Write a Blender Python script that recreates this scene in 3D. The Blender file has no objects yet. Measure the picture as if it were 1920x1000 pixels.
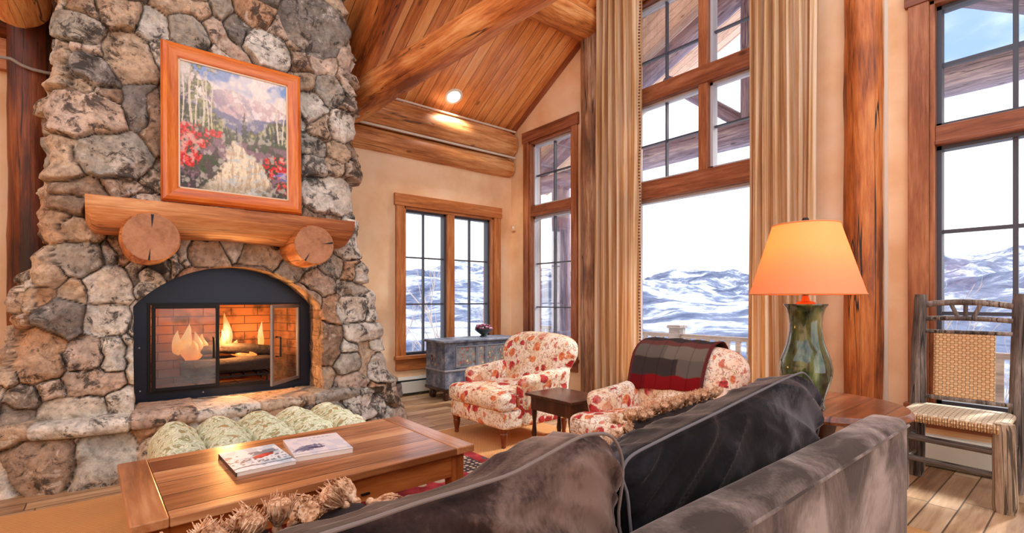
import bpy, bmesh, math, random
import numpy as np
from mathutils import Vector, Matrix, Quaternion, noise as mnoise
random.seed(7)
C = bpy.context.scene.collection
sc = bpy.context.scene
R = math.radians
PI = math.pi

# ------------------------------------------------------------------ camera, sky, exposure
cd = bpy.data.cameras.new('camera')
cd.sensor_width = 36.0; cd.sensor_fit = 'HORIZONTAL'
cd.lens = 920 / 1920 * 36.0
cd.shift_y = 62 / 1920
cd.clip_start = 0.02; cd.clip_end = 20000
cam = bpy.data.objects.new('camera', cd); C.objects.link(cam)
cam.location = (0, 0, 1.2)
cam.rotation_euler = (R(90), 0, R(-39.5))
sc.camera = cam
sc.view_settings.view_transform = 'Standard'
sc.view_settings.look = 'None'
sc.view_settings.gamma = 1
sc.view_settings.use_curve_mapping = False
sc.view_settings.exposure = 1.2
sc.cycles.max_bounces = 8
sc.cycles.diffuse_bounces = 5
sc.cycles.transparent_max_bounces = 16
sc.cycles.sample_clamp_indirect = 4.0
sc.cycles.use_denoising = True
sc.cycles.caustics_reflective = False
sc.cycles.caustics_refractive = False


def lin(r, g, b):
    def f(c):
        c /= 255.0
        return c / 12.92 if c <= 0.04045 else ((c + 0.055) / 1.055) ** 2.4
    return (f(r), f(g), f(b), 1.0)


class NT:
    """thin wrapper round a node tree"""
    def __init__(s, nt):
        s.nt = nt; s.n = nt.nodes; s.l = nt.links

    def new(s, typ, **kw):
        nd = s.n.new(typ)
        for k, v in kw.items():
            setattr(nd, k, v)
        return nd

    def link(s, a, b):
        s.l.new(a, b)

    def math(s, op, a, b=None, c=None, clamp=False):
        m = s.new('ShaderNodeMath', operation=op, use_clamp=clamp)
        for i, v in enumerate((a, b, c)):
            if v is None: continue
            if isinstance(v, (int, float)): m.inputs[i].default_value = v
            else: s.link(v, m.inputs[i])
        return m.outputs[0]

    def mix(s, fac, a, b, blend='MIX'):
        m = s.new('ShaderNodeMix', data_type='RGBA', blend_type=blend)
        for idx, v in ((0, fac), (6, a), (7, b)):
            if isinstance(v, (int, float)): m.inputs[idx].default_value = v
            elif isinstance(v, tuple): m.inputs[idx].default_value = v
            else: s.link(v, m.inputs[idx])
        return m.outputs[2]

    def ramp(s, fac, stops):
        r = s.new('ShaderNodeValToRGB')
        while len(r.color_ramp.elements) < len(stops): r.color_ramp.elements.new(0.5)
        for e, (p, c) in zip(r.color_ramp.elements, stops):
            e.position = p; e.color = c if len(c) == 4 else (*c, 1)
        s.link(fac, r.inputs[0])
        return r.outputs[0]

    def step(s, v, lo, hi):
        m = s.new('ShaderNodeMapRange', interpolation_type='SMOOTHSTEP')
        s.link(v, m.inputs[0]); m.inputs[1].default_value = lo; m.inputs[2].default_value = hi
        return m.outputs[0]

    def coord(s, scale=(1, 1, 1), kind='Object', offset=None):
        t = s.new('ShaderNodeTexCoord')
        m = s.new('ShaderNodeMapping'); m.inputs['Scale'].default_value = scale
        s.link(t.outputs[kind], m.inputs[0])
        if offset is not None:
            s.link(offset, m.inputs['Location'])
        return m.outputs[0]

    def noise(s, vec, scale, detail=4, rough=0.55, dist=0.0, col=False):
        n = s.new('ShaderNodeTexNoise')
        n.inputs['Scale'].default_value = scale; n.inputs['Detail'].default_value = detail
        n.inputs['Roughness'].default_value = rough; n.inputs['Distortion'].default_value = dist
        s.link(vec, n.inputs['Vector'])
        return n.outputs['Color'] if col else n.outputs['Fac']

    def voro(s, vec, scale, feature='F1', out='Distance', rnd=1.0):
        n = s.new('ShaderNodeTexVoronoi', feature=feature)
        n.inputs['Scale'].default_value = scale; n.inputs['Randomness'].default_value = rnd
        s.link(vec, n.inputs['Vector'])
        return n.outputs[out]

    def bump(s, h, strength=0.3, dist=0.01):
        b = s.new('ShaderNodeBump'); b.inputs['Strength'].default_value = strength
        b.inputs['Distance'].default_value = dist
        s.link(h, b.inputs['Height'])
        return b.outputs[0]


def material(name):
    m = bpy.data.materials.new(name); m.use_nodes = True
    t = NT(m.node_tree)
    b = m.node_tree.nodes['Principled BSDF']
    return m, t, b


# sky: bright overcast with blue gaps
w = bpy.data.worlds.new('world'); sc.world = w; w.use_nodes = True
t = NT(w.node_tree)
bg = w.node_tree.nodes['Background']
tc = t.new('ShaderNodeTexCoord')
sep = t.new('ShaderNodeSeparateXYZ'); t.link(tc.outputs['Generated'], sep.inputs[0])
mp = t.new('ShaderNodeMapping'); mp.inputs['Scale'].default_value = (1.0, 1.0, 2.6)
mp.inputs['Location'].default_value = (0.35, 0.1, 0.2)
t.link(tc.outputs['Generated'], mp.inputs[0])
cl = t.noise(mp.outputs[0], 2.6, 7, 0.55, 0.35)
elev = t.step(sep.outputs[2], 0.12, 0.34)
blue = t.math('MULTIPLY', t.math('MULTIPLY', t.step(cl, 0.45, 0.66), elev), 0.9)
skyc = t.mix(blue, (0.98, 0.985, 1.0, 1), lin(94, 132, 190))
shade = t.noise(mp.outputs[0], 5.0, 5, 0.6, 0.2)
skyc = t.mix(t.math('MULTIPLY', t.step(shade, 0.5, 0.75), 0.22), skyc, lin(190, 200, 222))
t.link(skyc, bg.inputs[0])
bg.inputs[1].default_value = 1.0

# low winter sun, softened by thin cloud, from beyond the window wall
sun = bpy.data.lights.new('sun', 'SUN'); sun.energy = 3.0; sun.angle = R(9); sun.color = (1.0, 0.96, 0.90)
sun_o = bpy.data.objects.new('sun', sun); C.objects.link(sun_o)
sun_o.rotation_euler = Vector((-0.80, 0.22, -0.56)).to_track_quat('-Z', 'Y').to_euler()

# ------------------------------------------------------------------ mesh helpers
def vhash(ix, iy, seed):
    h = (ix.astype(np.int64) * 374761393 + iy.astype(np.int64) * 668265263 + seed * 1442695041) & 0xffffffff
    h = ((h ^ (h >> 13)) * 1274126177) & 0xffffffff
    return ((h ^ (h >> 16)) & 0xffff) / 65535.0


def vnoise(x, y, seed=0):
    ix = np.floor(x); iy = np.floor(y); fx = x - ix; fy = y - iy
    fx = fx * fx * (3 - 2 * fx); fy = fy * fy * (3 - 2 * fy)
    a = vhash(ix, iy, seed); b = vhash(ix + 1, iy, seed); c = vhash(ix, iy + 1, seed); d = vhash(ix + 1, iy + 1, seed)
    return (a * (1 - fx) + b * fx) * (1 - fy) + (c * (1 - fx) + d * fx) * fy


def fbm(x, y, seed=0, octv=4, gain=0.5):
    s = 0; a = 1.0; tot = 0
    for o in range(octv):
        s = s + a * vnoise(x, y, seed + o * 17); tot += a; a *= gain; x = x * 2.03 + 5.1; y = y * 2.03 + 1.7
    return s / tot


def link_mesh(name, v, f, m=None, parent=None, loc=(0, 0, 0), rot=None, smooth=True, angle=35, bevel=0, col=None, subsurf=0):
    me = bpy.data.meshes.new(name)
    me.from_pydata([tuple(p) for p in v], [], [tuple(q) for q in f])
    if col is not None:
        a = me.color_attributes.new('Col', 'FLOAT_COLOR', 'POINT')
        arr = np.ones((len(v), 4), dtype=np.float32); arr[:, :3] = np.asarray(col, dtype=np.float32)[:, :3]
        a.data.foreach_set('color', arr.ravel())
    me.update()
    if smooth:
        me.polygons.foreach_set('use_smooth', [True] * len(me.polygons))
        me.set_sharp_from_angle(angle=R(angle))
    if m: me.materials.append(m)
    o = bpy.data.objects.new(name, me); C.objects.link(o)
    o.location = loc
    if rot is not None: o.rotation_euler = rot
    if parent: o.parent = parent
    if bevel:
        b = o.modifiers.new('bevel', 'BEVEL'); b.width = bevel; b.segments = 2; b.limit_method = 'ANGLE'; b.angle_limit = R(40)
    if subsurf:
        s_ = o.modifiers.new('sub', 'SUBSURF'); s_.levels = subsurf; s_.render_levels = subsurf
    return o


class MB:
    def __init__(s):
        s.v = []; s.f = []; s.c = []

    def add(s, v, f, M=None, col=None):
        n = len(s.v)
        if M is not None: v = [M @ Vector(p) for p in v]
        s.v += [tuple(p) for p in v]; s.f += [tuple(i + n for i in q) for q in f]
        if col is not None: s.c += [col] * len(v) if not isinstance(col, list) else col
        return s

    def box(s, x0, x1, y0, y1, z0, z1, M=None, col=None):
        if x0 > x1: x0, x1 = x1, x0
        if y0 > y1: y0, y1 = y1, y0
        if z0 > z1: z0, z1 = z1, z0
        v = [(x0, y0, z0), (x1, y0, z0), (x1, y1, z0), (x0, y1, z0), (x0, y0, z1), (x1, y0, z1), (x1, y1, z1), (x0, y1, z1)]
        f = [(0, 3, 2, 1), (4, 5, 6, 7), (0, 1, 5, 4), (1, 2, 6, 5), (2, 3, 7, 6), (3, 0, 4, 7)]
        return s.add(v, f, M, col)

    def tube(s, pts, rad, n=14, M=None, col=None, flat=None):
        pts = [Vector(p) for p in pts]
        if not isinstance(rad, (list, tuple)): rad = [rad] * len(pts)
        v = []; f = []
        d0 = (pts[1] - pts[0]).normalized()
        up = Vector((0, 0, 1)) if abs(d0.z) < 0.9 else Vector((1, 0, 0))
        nx = d0.cross(up).normalized()
        for i, p in enumerate(pts):
            if i == 0: d = pts[1] - pts[0]
            elif i == len(pts) - 1: d = pts[-1] - pts[-2]
            else: d = pts[i + 1] - pts[i - 1]
            d.normalize()
            nx = (nx - d * nx.dot(d)).normalized(); ny = d.cross(nx)
            for k in range(n):
                a = 2 * PI * k / n
                v.append(p + (nx * math.cos(a) + ny * math.sin(a) * (flat or 1)) * rad[i])
        for i in range(len(pts) - 1):
            for k in range(n):
                a, b = i * n + k, i * n + (k + 1) % n
                f.append((a, b, b + n, a + n))
        f.append(tuple(range(n - 1, -1, -1))); f.append(tuple((len(pts) - 1) * n + k for k in range(n)))
        return s.add(v, f, M, col)

    def lathe(s, prof, n=32, M=None, col=None):
        v = []; f = []
        for r, z in prof:
            for k in range(n):
                a = 2 * PI * k / n
                v.append((r * math.cos(a), r * math.sin(a), z))
        for i in range(len(prof) - 1):
            for k in range(n):
                a, b = i * n + k, i * n + (k + 1) % n
                f.append((a, b, b + n, a + n))
        if prof[0][0] > 1e-5: f.append(tuple(range(n - 1, -1, -1)))
        if prof[-1][0] > 1e-5: f.append(tuple((len(prof) - 1) * n + k for k in range(n)))
        return s.add(v, f, M, col)

    def soft(s, sx, sy, sz, r, n=8, bulge=(0, 0, 0), fn=None, M=None, col=None):
        """rounded, optionally bulging box centred on the origin (full sizes)"""
        hx, hy, hz = sx / 2, sy / 2, sz / 2
        r = min(r, hx, hy, hz)
        idx = {}; v = []; f = []
        g = [i / n * 2 - 1 for i in range(n + 1)]

        def vert(p):
            k = tuple(round(c, 5) for c in p)
            if k in idx: return idx[k]
            # denser sampling near the edges
            q = [math.copysign(abs(c) ** 0.75, c) for c in p]
            P = Vector((q[0] * hx, q[1] * hy, q[2] * hz))
            I = Vector((max(-hx + r, min(hx - r, P.x)), max(-hy + r, min(hy - r, P.y)), max(-hz + r, min(hz - r, P.z))))
            d = P - I
            if d.length > 1e-6: P = I + d.normalized() * r
            a, b, c = q
            P.x += bulge[0] * a * (1 - b * b) * (1 - c * c)
            P.y += bulge[1] * b * (1 - a * a) * (1 - c * c)
            P.z += bulge[2] * c * (1 - a * a) * (1 - b * b)
            if fn: P = Vector(fn(P))
            idx[k] = len(v); v.append(P)
            return idx[k]
        for ax in range(3):
            for sg in (-1, 1):
                for i in range(n):
                    for j in range(n):
                        q = []
                        for (a, b) in ((i, j), (i + 1, j), (i + 1, j + 1), (i, j + 1)):
                            p = [0, 0, 0]; p[ax] = sg; p[(ax + 1) % 3] = g[a]; p[(ax + 2) % 3] = g[b]
                            q.append(vert(p))
                        f.append(tuple(q) if sg > 0 else tuple(reversed(q)))
        return s.add(v, f, M, col)

    def prism(s, poly, d0, d1, axis='Y', M=None, col=None):
        """extrude a 2-D outline along an axis; outline given in the two other axes"""
        def P(a, b, d):
            return {'Y': (a, d, b), 'X': (d, a, b), 'Z': (a, b, d)}[axis]
        n = len(poly)
        v = [P(a, b, d0) for a, b in poly] + [P(a, b, d1) for a, b in poly]
        f = [tuple(range(n)), tuple(range(2 * n - 1, n - 1, -1))]
        for i in range(n):
            j = (i + 1) % n
            f.append((i, i + n, j + n, j))
        return s.add(v, f, M, col)

    def grid(s, P, closed=False, M=None, col=None):
        nr = len(P); nc = len(P[0])
        v = [p for row in P for p in row]; f = []
        for i in range(nr - 1):
            for j in range(nc - (0 if closed else 1)):
                k = (j + 1) % nc
                f.append((i * nc + j, i * nc + k, (i + 1) * nc + k, (i + 1) * nc + j))
        return s.add(v, f, M, col)

    def build(s, name, m=None, parent=None, loc=(0, 0, 0), rot=None, fix=True, **kw):
        o = link_mesh(name, s.v, s.f, m, parent, loc, rot, col=(s.c if s.c else None), **kw)
        if fix:
            bm = bmesh.new(); bm.from_mesh(o.data); bmesh.ops.recalc_face_normals(bm, faces=bm.faces); bm.to_mesh(o.data); bm.free()
        return o


def tag(o, label=None, cat=None, group=None, kind=None):
    if label: o['label'] = label
    if cat: o['category'] = cat
    if group: o['group'] = group
    if kind: o['kind'] = kind
    return o


def thing(name, label, cat, loc=(0, 0, 0), rz=0, group=None):
    o = bpy.data.objects.new(name, None); C.objects.link(o)
    o.location = loc; o.rotation_euler = (0, 0, rz); o.empty_display_size = 0.1
    return tag(o, label, cat, group)


def struct(o, label=None):
    o['kind'] = 'structure'
    if label: o['label'] = label
    return o


def copy_tree(o, parent=None):
    c = o.copy(); C.objects.link(c)
    if parent: c.parent = parent
    for ch in list(o.children): copy_tree(ch, c)
    return c


# ------------------------------------------------------------------ materials
def plain(name, c, rough=0.5, metal=0.0, spec=0.5, bump=0, bscale=60, var=0.0):
    m, t, b = material(name)
    b.inputs['Roughness'].default_value = rough; b.inputs['Metallic'].default_value = metal
    b.inputs['Specular IOR Level'].default_value = spec
    b.inputs['Base Color'].default_value = c
    if bump or var:
        n = t.noise(t.coord(), bscale, 5)
        if bump: t.link(t.bump(n, bump, 0.01), b.inputs['Normal'])
        if var:
            n2 = t.noise(t.coord(), bscale * 0.12, 5)
            d = tuple(x * (1 - var) for x in c[:3]) + (1,); l = tuple(min(1, x * (1 + var)) for x in c[:3]) + (1,)
            t.link(t.mix(n2, d, l), b.inputs['Base Color'])
    return m


def wood(name, dark, mid, light, axis='Z', rough=0.45, grain=1.0, knots=True, cracks=0.0, bump=0.25, seam=None, spec=0.4, blotch=0.5, coat=0.0, seamlen=None):
    """long-grained wood; seam = (axis letter, width): boards with dark joints"""
    m, t, b = material(name)
    st = {'X': (1, 0, 0), 'Y': (0, 1, 0), 'Z': (0, 0, 1)}[axis]
    sc_ = tuple(0.09 if q else 1.0 for q in st)
    off = None; line = None; pv = None
    if seam:
        ax, wd = seam
        s3 = t.new('ShaderNodeSeparateXYZ'); t.link(t.coord(), s3.inputs[0])
        q = t.math('DIVIDE', s3.outputs['XYZ'.index(ax)], wd)
        fl = t.math('FLOOR', q); fr = t.math('FRACT', q)
        e = t.math('ABSOLUTE', t.math('SUBTRACT', fr, 0.5))
        line = t.step(e, 0.5 - 0.006 / wd, 0.5 - 0.002 / wd)
        key = fl
        if seamlen:
            wn0 = t.new('ShaderNodeTexWhiteNoise', noise_dimensions='1D'); t.link(fl, wn0.inputs['W'])
            q2 = t.math('ADD', t.math('DIVIDE', s3.outputs['XYZ'.index(axis)], seamlen), t.math('MULTIPLY', wn0.outputs[0], 7.3))
            e2 = t.math('ABSOLUTE', t.math('SUBTRACT', t.math('FRACT', q2), 0.5))
            line = t.math('MAXIMUM', line, t.step(e2, 0.5 - 0.005 / seamlen, 0.5 - 0.002 / seamlen))
            key = t.math('ADD', fl, t.math('MULTIPLY', t.math('FLOOR', q2), 17.3))
        wn = t.new('ShaderNodeTexWhiteNoise', noise_dimensions='1D'); t.link(key, wn.inputs['W'])
        pv = wn.outputs[0]
        cb = t.new('ShaderNodeCombineXYZ')
        for i in range(3): t.link(t.math('MULTIPLY', pv, 37.0 + 11 * i), cb.inputs[i])
        off = cb.outputs[0]
    vec = t.coord(sc_, offset=off)
    g1 = t.noise(vec, 16 * grain, 6, 0.6, 0.8)
    g2 = t.noise(vec, 70 * grain, 4, 0.6, 0.3)
    bl = t.noise(t.coord(tuple(0.35 if q else 1 for q in st), offset=off), 2.6 * grain, 3, 0.5)
    g = t.math('ADD', t.math('MULTIPLY', g1, 0.65), t.math('MULTIPLY', g2, 0.35))
    g = t.math('ADD', g, t.math('MULTIPLY', t.math('SUBTRACT', bl, 0.5), blotch))
    if pv is not None: g = t.math('ADD', g, t.math('MULTIPLY', t.math('SUBTRACT', pv, 0.5), 0.22))
    c = t.ramp(g, [(0.30, dark), (0.5, mid), (0.68, light)])
    h = g
    if knots:
        kv = t.voro(t.coord(tuple(0.5 if q else 1 for q in st), offset=off), 3.6 * grain)
        k = t.step(kv, 0.11, 0.03)
        ring = t.noise(t.coord(tuple(0.25 if q else 1 for q in st), offset=off), 9 * grain, 3)
        k = t.math('MULTIPLY', k, t.step(ring, 0.40, 0.52))
        c = t.mix(t.math('MULTIPLY', k, 0.75), c, tuple(x * 0.30 for x in dark[:3]) + (1,))
    if cracks:
        cv = t.coord(tuple(0.03 if q else 1 for q in st))
        cn = t.noise(cv, 9, 3, 0.5, 0.6)
        ck = t.step(t.math('ABSOLUTE', t.math('SUBTRACT', cn, 0.5)), 0.012, 0.003)
        ck = t.math('MULTIPLY', ck, cracks)
        c = t.mix(ck, c, (0.02, 0.012, 0.008, 1))
        h = t.math('SUBTRACT', h, t.math('MULTIPLY', ck, 0.8))
    if line is not None:
        c = t.mix(t.math('MULTIPLY', line, 0.85), c, tuple(x * 0.18 for x in dark[:3]) + (1,))
        h = t.math('SUBTRACT', h, line)
    t.link(c, b.inputs['Base Color'])
    b.inputs['Roughness'].default_value = rough
    b.inputs['Specular IOR Level'].default_value = spec
    if coat:
        b.inputs['Coat Weight'].default_value = coat; b.inputs['Coat Roughness'].default_value = 0.16
    if bump: t.link(t.bump(h, bump, 0.01), b.inputs['Normal'])
    return m


def vcol(name, rough=0.7, speck=0.0, bump=0.0, sc1=40, spec=0.3):
    m, t, b = material(name)
    a = t.new('ShaderNodeAttribute', attribute_name='Col')
    c = a.outputs['Color']
    b.inputs['Roughness'].default_value = rough; b.inputs['Specular IOR Level'].default_value = spec
    if speck:
        v = t.coord()
        n1 = t.noise(v, sc1, 6, 0.7, 0.4); n2 = t.noise(v, sc1 * 0.28, 5, 0.65, 0.8); n3 = t.noise(v, sc1 * 2.6, 3, 0.6)
        n4 = t.noise(v, sc1 * 0.42, 7, 0.78, 0.6); n5 = t.noise(v, sc1 * 0.11, 3, 0.5)
        f1 = t.ramp(n1, [(0.36, (0.62, 0.60, 0.59)), (0.50, (1.0, 1.0, 1.0)), (0.66, (1.22, 1.21, 1.2))])
        f2 = t.ramp(n2, [(0.33, (0.70, 0.67, 0.65)), (0.5, (1.0, 1.0, 1.0)), (0.66, (1.25, 1.22, 1.2))])
        c = t.mix(speck, c, t.mix(1.0, c, f1, 'MULTIPLY'))
        c = t.mix(speck, c, t.mix(1.0, c, f2, 'MULTIPLY'))
        lich = t.math('MULTIPLY', t.step(t.math('ADD', n4, t.math('MULTIPLY', n5, -0.25)), 0.43, 0.52), 0.5 * speck)
        c = t.mix(lich, c, lin(228, 218, 206))
        dk = t.math('MULTIPLY', t.step(t.math('ADD', n4, t.math('MULTIPLY', t.math('SUBTRACT', n5, 0.5), 0.55)), 0.47, 0.38), 0.85 * speck)
        c = t.mix(dk, c, lin(48, 43, 41))
        h = t.math('ADD', t.math('MULTIPLY', n1, 0.6), t.math('ADD', t.math('MULTIPLY', n3, 0.3), t.math('MULTIPLY', n2, 0.9)))
        if bump: t.link(t.bump(h, bump, 0.02), b.inputs['Normal'])
    t.link(c, b.inputs['Base Color'])
    return m


ORANGE = (lin(120, 52, 18), lin(196, 108, 46), lin(228, 150, 82))
M = {}
M['ceiling'] = wood('ceiling_boards', lin(190, 112, 54), lin(236, 160, 92), lin(250, 196, 132), 'Y', rough=0.36, seam=('X', 0.135), bump=0.2, coat=0.6, blotch=0.35)
M['log'] = wood('log_wood', lin(134, 68, 30), lin(214, 136, 74), lin(244, 190, 128), 'Z', rough=0.5, cracks=0.8, bump=0.35, blotch=0.9)
M['log_pale'] = wood('log_wood_pale', lin(150, 88, 44), lin(206, 140, 84), lin(232, 182, 128), 'Z', rough=0.5, cracks=0.7, bump=0.35, blotch=0.9)
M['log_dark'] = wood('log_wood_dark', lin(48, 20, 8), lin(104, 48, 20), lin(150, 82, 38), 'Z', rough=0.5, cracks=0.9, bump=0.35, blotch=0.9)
M['log_grey'] = wood('log_weathered', lin(92, 62, 44), lin(148, 104, 74), lin(196, 160, 128), 'Z', rough=0.6, cracks=1.0, bump=0.5, blotch=1.0)
M['post'] = wood('log_post_wood', lin(104, 50, 20), lin(184, 102, 46), lin(214, 140, 76), 'Z', rough=0.45, cracks=1.0, bump=0.35, blotch=1.0)
M['log_end'] = wood('log_end_grain', lin(138, 88, 56), lin(176, 122, 86), lin(194, 140, 102), 'Z', rough=0.6, grain=0.5, knots=False, bump=0.1, blotch=0.25)
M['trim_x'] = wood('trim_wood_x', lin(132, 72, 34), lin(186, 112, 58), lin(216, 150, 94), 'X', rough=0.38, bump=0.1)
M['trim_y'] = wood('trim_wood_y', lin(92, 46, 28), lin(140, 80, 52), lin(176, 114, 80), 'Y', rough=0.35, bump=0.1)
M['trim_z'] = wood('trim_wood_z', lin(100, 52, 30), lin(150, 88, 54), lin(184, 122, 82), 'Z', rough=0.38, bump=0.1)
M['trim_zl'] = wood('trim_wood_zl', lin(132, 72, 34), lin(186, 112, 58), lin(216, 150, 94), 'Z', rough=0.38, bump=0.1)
M['frame'] = wood('picture_frame_wood', lin(168, 74, 18), lin(214, 110, 34), lin(236, 150, 66), 'X', rough=0.28, bump=0.05, blotch=0.3, coat=0.4)
M['frame_z'] = wood('picture_frame_wood_z', lin(168, 74, 18), lin(214, 110, 34), lin(236, 150, 66), 'Z', rough=0.28, bump=0.05, blotch=0.3, coat=0.4)
M['table'] = wood('table_pine', lin(128, 74, 38), lin(186, 122, 76), lin(214, 160, 112), 'X', rough=0.34, grain=0.8, seam=('Y', 0.17), bump=0.12, blotch=0.9, coat=0.2)
M['table_y'] = wood('table_pine_y', lin(128, 74, 38), lin(186, 122, 76), lin(214, 160, 112), 'Y', rough=0.36, grain=0.8, bump=0.12, blotch=0.8, coat=0.25)
M['table_apron'] = wood('table_apron_pine', lin(112, 56, 20), lin(168, 96, 42), lin(196, 126, 66), 'X', rough=0.4, bump=0.1)
M['table_leg'] = wood('table_leg_pine', lin(112, 52, 20), lin(164, 90, 40), lin(192, 120, 62), 'Z', rough=0.4, bump=0.1)
M['endtop'] = wood('end_table_wood', lin(88, 42, 20), lin(136, 76, 44), lin(176, 114, 76), 'X', rough=0.3, seam=('Y', 0.16), bump=0.08, coat=0.4)
M['floor'] = wood('floor_planks', lin(140, 102, 70), lin(188, 150, 112), lin(218, 186, 150), 'X', rough=0.4, grain=0.7, seam=('Y', 0.135), seamlen=0.75, bump=0.15, blotch=0.5, knots=False)
M['darkwood'] = wood('dark_turned_wood', lin(36, 16, 10), lin(66, 32, 20), lin(98, 54, 36), 'Z', rough=0.3, bump=0.08, knots=False, coat=0.3)
M['mahog'] = wood('chair_leg_wood', lin(70, 28, 12), lin(116, 54, 26), lin(150, 80, 44), 'Z', rough=0.35, bump=0.05, knots=False)
M['bark'] = wood('bark_pole', lin(52, 44, 40), lin(110, 98, 90), lin(164, 150, 138), 'Z', rough=0.8, grain=1.6, knots=False, cracks=0.9, bump=0.9, blotch=0.8)
M['outlog'] = wood('porch_log', lin(88, 80, 100), lin(134, 126, 150), lin(182, 174, 188), 'Z', rough=0.7, cracks=0.7, bump=0.3)  # lavender cast of the blue outdoor shadow is put into the log colour
M['soffit'] = wood('porch_soffit', lin(196, 158, 136), lin(226, 190, 168), lin(240, 212, 192), 'Y', rough=0.6, seam=('X', 0.16), bump=0.1)
M['deckwood'] = wood('deck_wood', lin(112, 104, 104), lin(150, 142, 140), lin(184, 176, 170), 'Y', rough=0.8, seam=('X', 0.14), bump=0.2)
M['railwood'] = wood('rail_wood', lin(104, 92, 88), lin(142, 130, 124), lin(178, 166, 156), 'Y', rough=0.8, bump=0.2)

# plaster
m, t, b = material('plaster')
n = t.noise(t.coord(), 1.7, 5, 0.55); n2 = t.noise(t.coord(), 7, 5, 0.6)
c = t.ramp(n, [(0.3, lin(222, 174, 128)), (0.52, lin(240, 204, 164)), (0.7, lin(246, 222, 192))])
c = t.mix(t.math('MULTIPLY', n2, 0.25), c, lin(222, 172, 124))
t.link(c, b.inputs['Base Color']); b.inputs['Roughness'].default_value = 0.75
t.link(t.bump(n2, 0.12, 0.01), b.inputs['Normal'])
M['plaster'] = m

M['stone'] = vcol('field_stone', 0.78, 1.0, 0.65, 26)
M['paint'] = vcol('oil_paint', 0.45, spec=0.4)
M['print'] = vcol('printed_cover', 0.45, spec=0.3)
M['clothcol'] = vcol('woven_throw', 0.95, spec=0.1)
_t = NT(M['clothcol'].node_tree); _b = M['clothcol'].node_tree.nodes['Principled BSDF']
_t.link(_t.bump(_t.noise(_t.coord((1, 1, 0.3)), 220, 3, 0.6), 0.4, 0.006), _b.inputs['Normal'])
M['black'] = plain('black_steel', lin(34, 42, 56), 0.36, 0.35, bump=0.03)
M['black2'] = plain('black_iron', lin(14, 14, 16), 0.45, 0.3)
M['steel'] = plain('brushed_steel', lin(150, 152, 160), 0.35, 0.8)
M['white'] = plain('heater_enamel', lin(232, 236, 228), 0.4)
M['slot'] = plain('heater_slot', lin(44, 58, 52), 0.6)
M['muntin'] = plain('dark_muntin', lin(70, 72, 84), 0.5)
M['muntin_l'] = plain('light_sash_edge', lin(190, 190, 198), 0.5)
M['brass'] = plain('brass', lin(190, 150, 100), 0.35, 0.7)
M['chink'] = plain('pale_chinking', lin(214, 204, 190), 0.8)
M['switch'] = plain('beige_plastic', lin(226, 190, 150), 0.5)
M['cable'] = plain('grey_cable', lin(150, 144, 138), 0.5)
M['snow'] = plain('snow', lin(244, 246, 250), 0.8, bump=0.2, bscale=3)
M['twig'] = plain('bare_bark', lin(170, 160, 158), 0.9, var=0.3)
M['page'] = plain('paper_pages', lin(236, 232, 226), 0.7)

# glass: clear pane with a faint fresnel reflection
def glass(name, tint=(1, 1, 1, 1), refl=0.5, film=0.0):
    m, t, b = material(name)
    t.n.remove(b)
    out = [x for x in t.n if x.type == 'OUTPUT_MATERIAL'][0]
    tr = t.new('ShaderNodeBsdfTransparent'); tr.inputs[0].default_value = tint
    gl = t.new('ShaderNodeBsdfGlossy'); gl.inputs['Roughness'].default_value = 0.02
    fr = t.new('ShaderNodeFresnel'); fr.inputs[0].default_value = 1.45
    mx = t.new('ShaderNodeMixShader'); t.link(t.math('MULTIPLY', fr.outputs[0], refl), mx.inputs[0])
    t.link(tr.outputs[0], mx.inputs[1]); t.link(gl.outputs[0], mx.inputs[2])
    last = mx.outputs[0]
    if film:
        df = t.new('ShaderNodeBsdfDiffuse'); df.inputs[0].default_value = lin(170, 176, 180)
        n = t.noise(t.coord(), 9, 4)
        mx2 = t.new('ShaderNodeMixShader'); t.link(t.math('MULTIPLY', n, film), mx2.inputs[0])
        t.link(last, mx2.inputs[1]); t.link(df.outputs[0], mx2.inputs[2]); last = mx2.outputs[0]
    t.link(last, out.inputs[0])
    return m
M['glass'] = glass('window_glass')
M['fireglass'] = glass('fire_door_glass', (0.93, 0.93, 0.93, 1), 0.6, 0.42)

# velvet
def velvet(name, dark, mid, light):
    m, t, b = material(name)
    v = t.coord(); n = t.noise(t.coord((1.0, 1.0, 0.8)), 3.6, 4, 0.55, 0.7); n2 = t.noise(t.coord((1, 1, 0.45)), 110, 3, 0.6)
    k = t.math('ADD', t.math('MULTIPLY', n, 0.9), t.math('MULTIPLY', n2, 0.12))
    c = t.ramp(k, [(0.44, dark), (0.54, mid), (0.66, light)])
    t.link(c, b.inputs['Base Color']); b.inputs['Roughness'].default_value = 0.85
    b.inputs['Specular IOR Level'].default_value = 0.15
    b.inputs['Sheen Weight'].default_value = 0.45; b.inputs['Sheen Roughness'].default_value = 0.28
    b.inputs['Sheen Tint'].default_value = lin(226, 216, 212)
    t.link(t.bump(n2, 0.16, 0.004), b.inputs['Normal'])
    return m
M['velvet'] = velvet('brown_velvet', lin(22, 14, 13), lin(54, 38, 34), lin(122, 100, 90))
M['velvet_c'] = velvet('charcoal_velvet', lin(13, 12, 15), lin(32, 30, 34), lin(86, 82, 88))
M['velvet_s'] = velvet('taupe_velvet', lin(66, 56, 52), lin(112, 98, 92), lin(160, 146, 138))
M['piping'] = plain('taupe_piping', lin(122, 108, 102), 0.9)
M['darkcloth'] = plain('dark_brown_cloth', lin(44, 32, 30), 0.95, bump=0.2, bscale=120)

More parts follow.
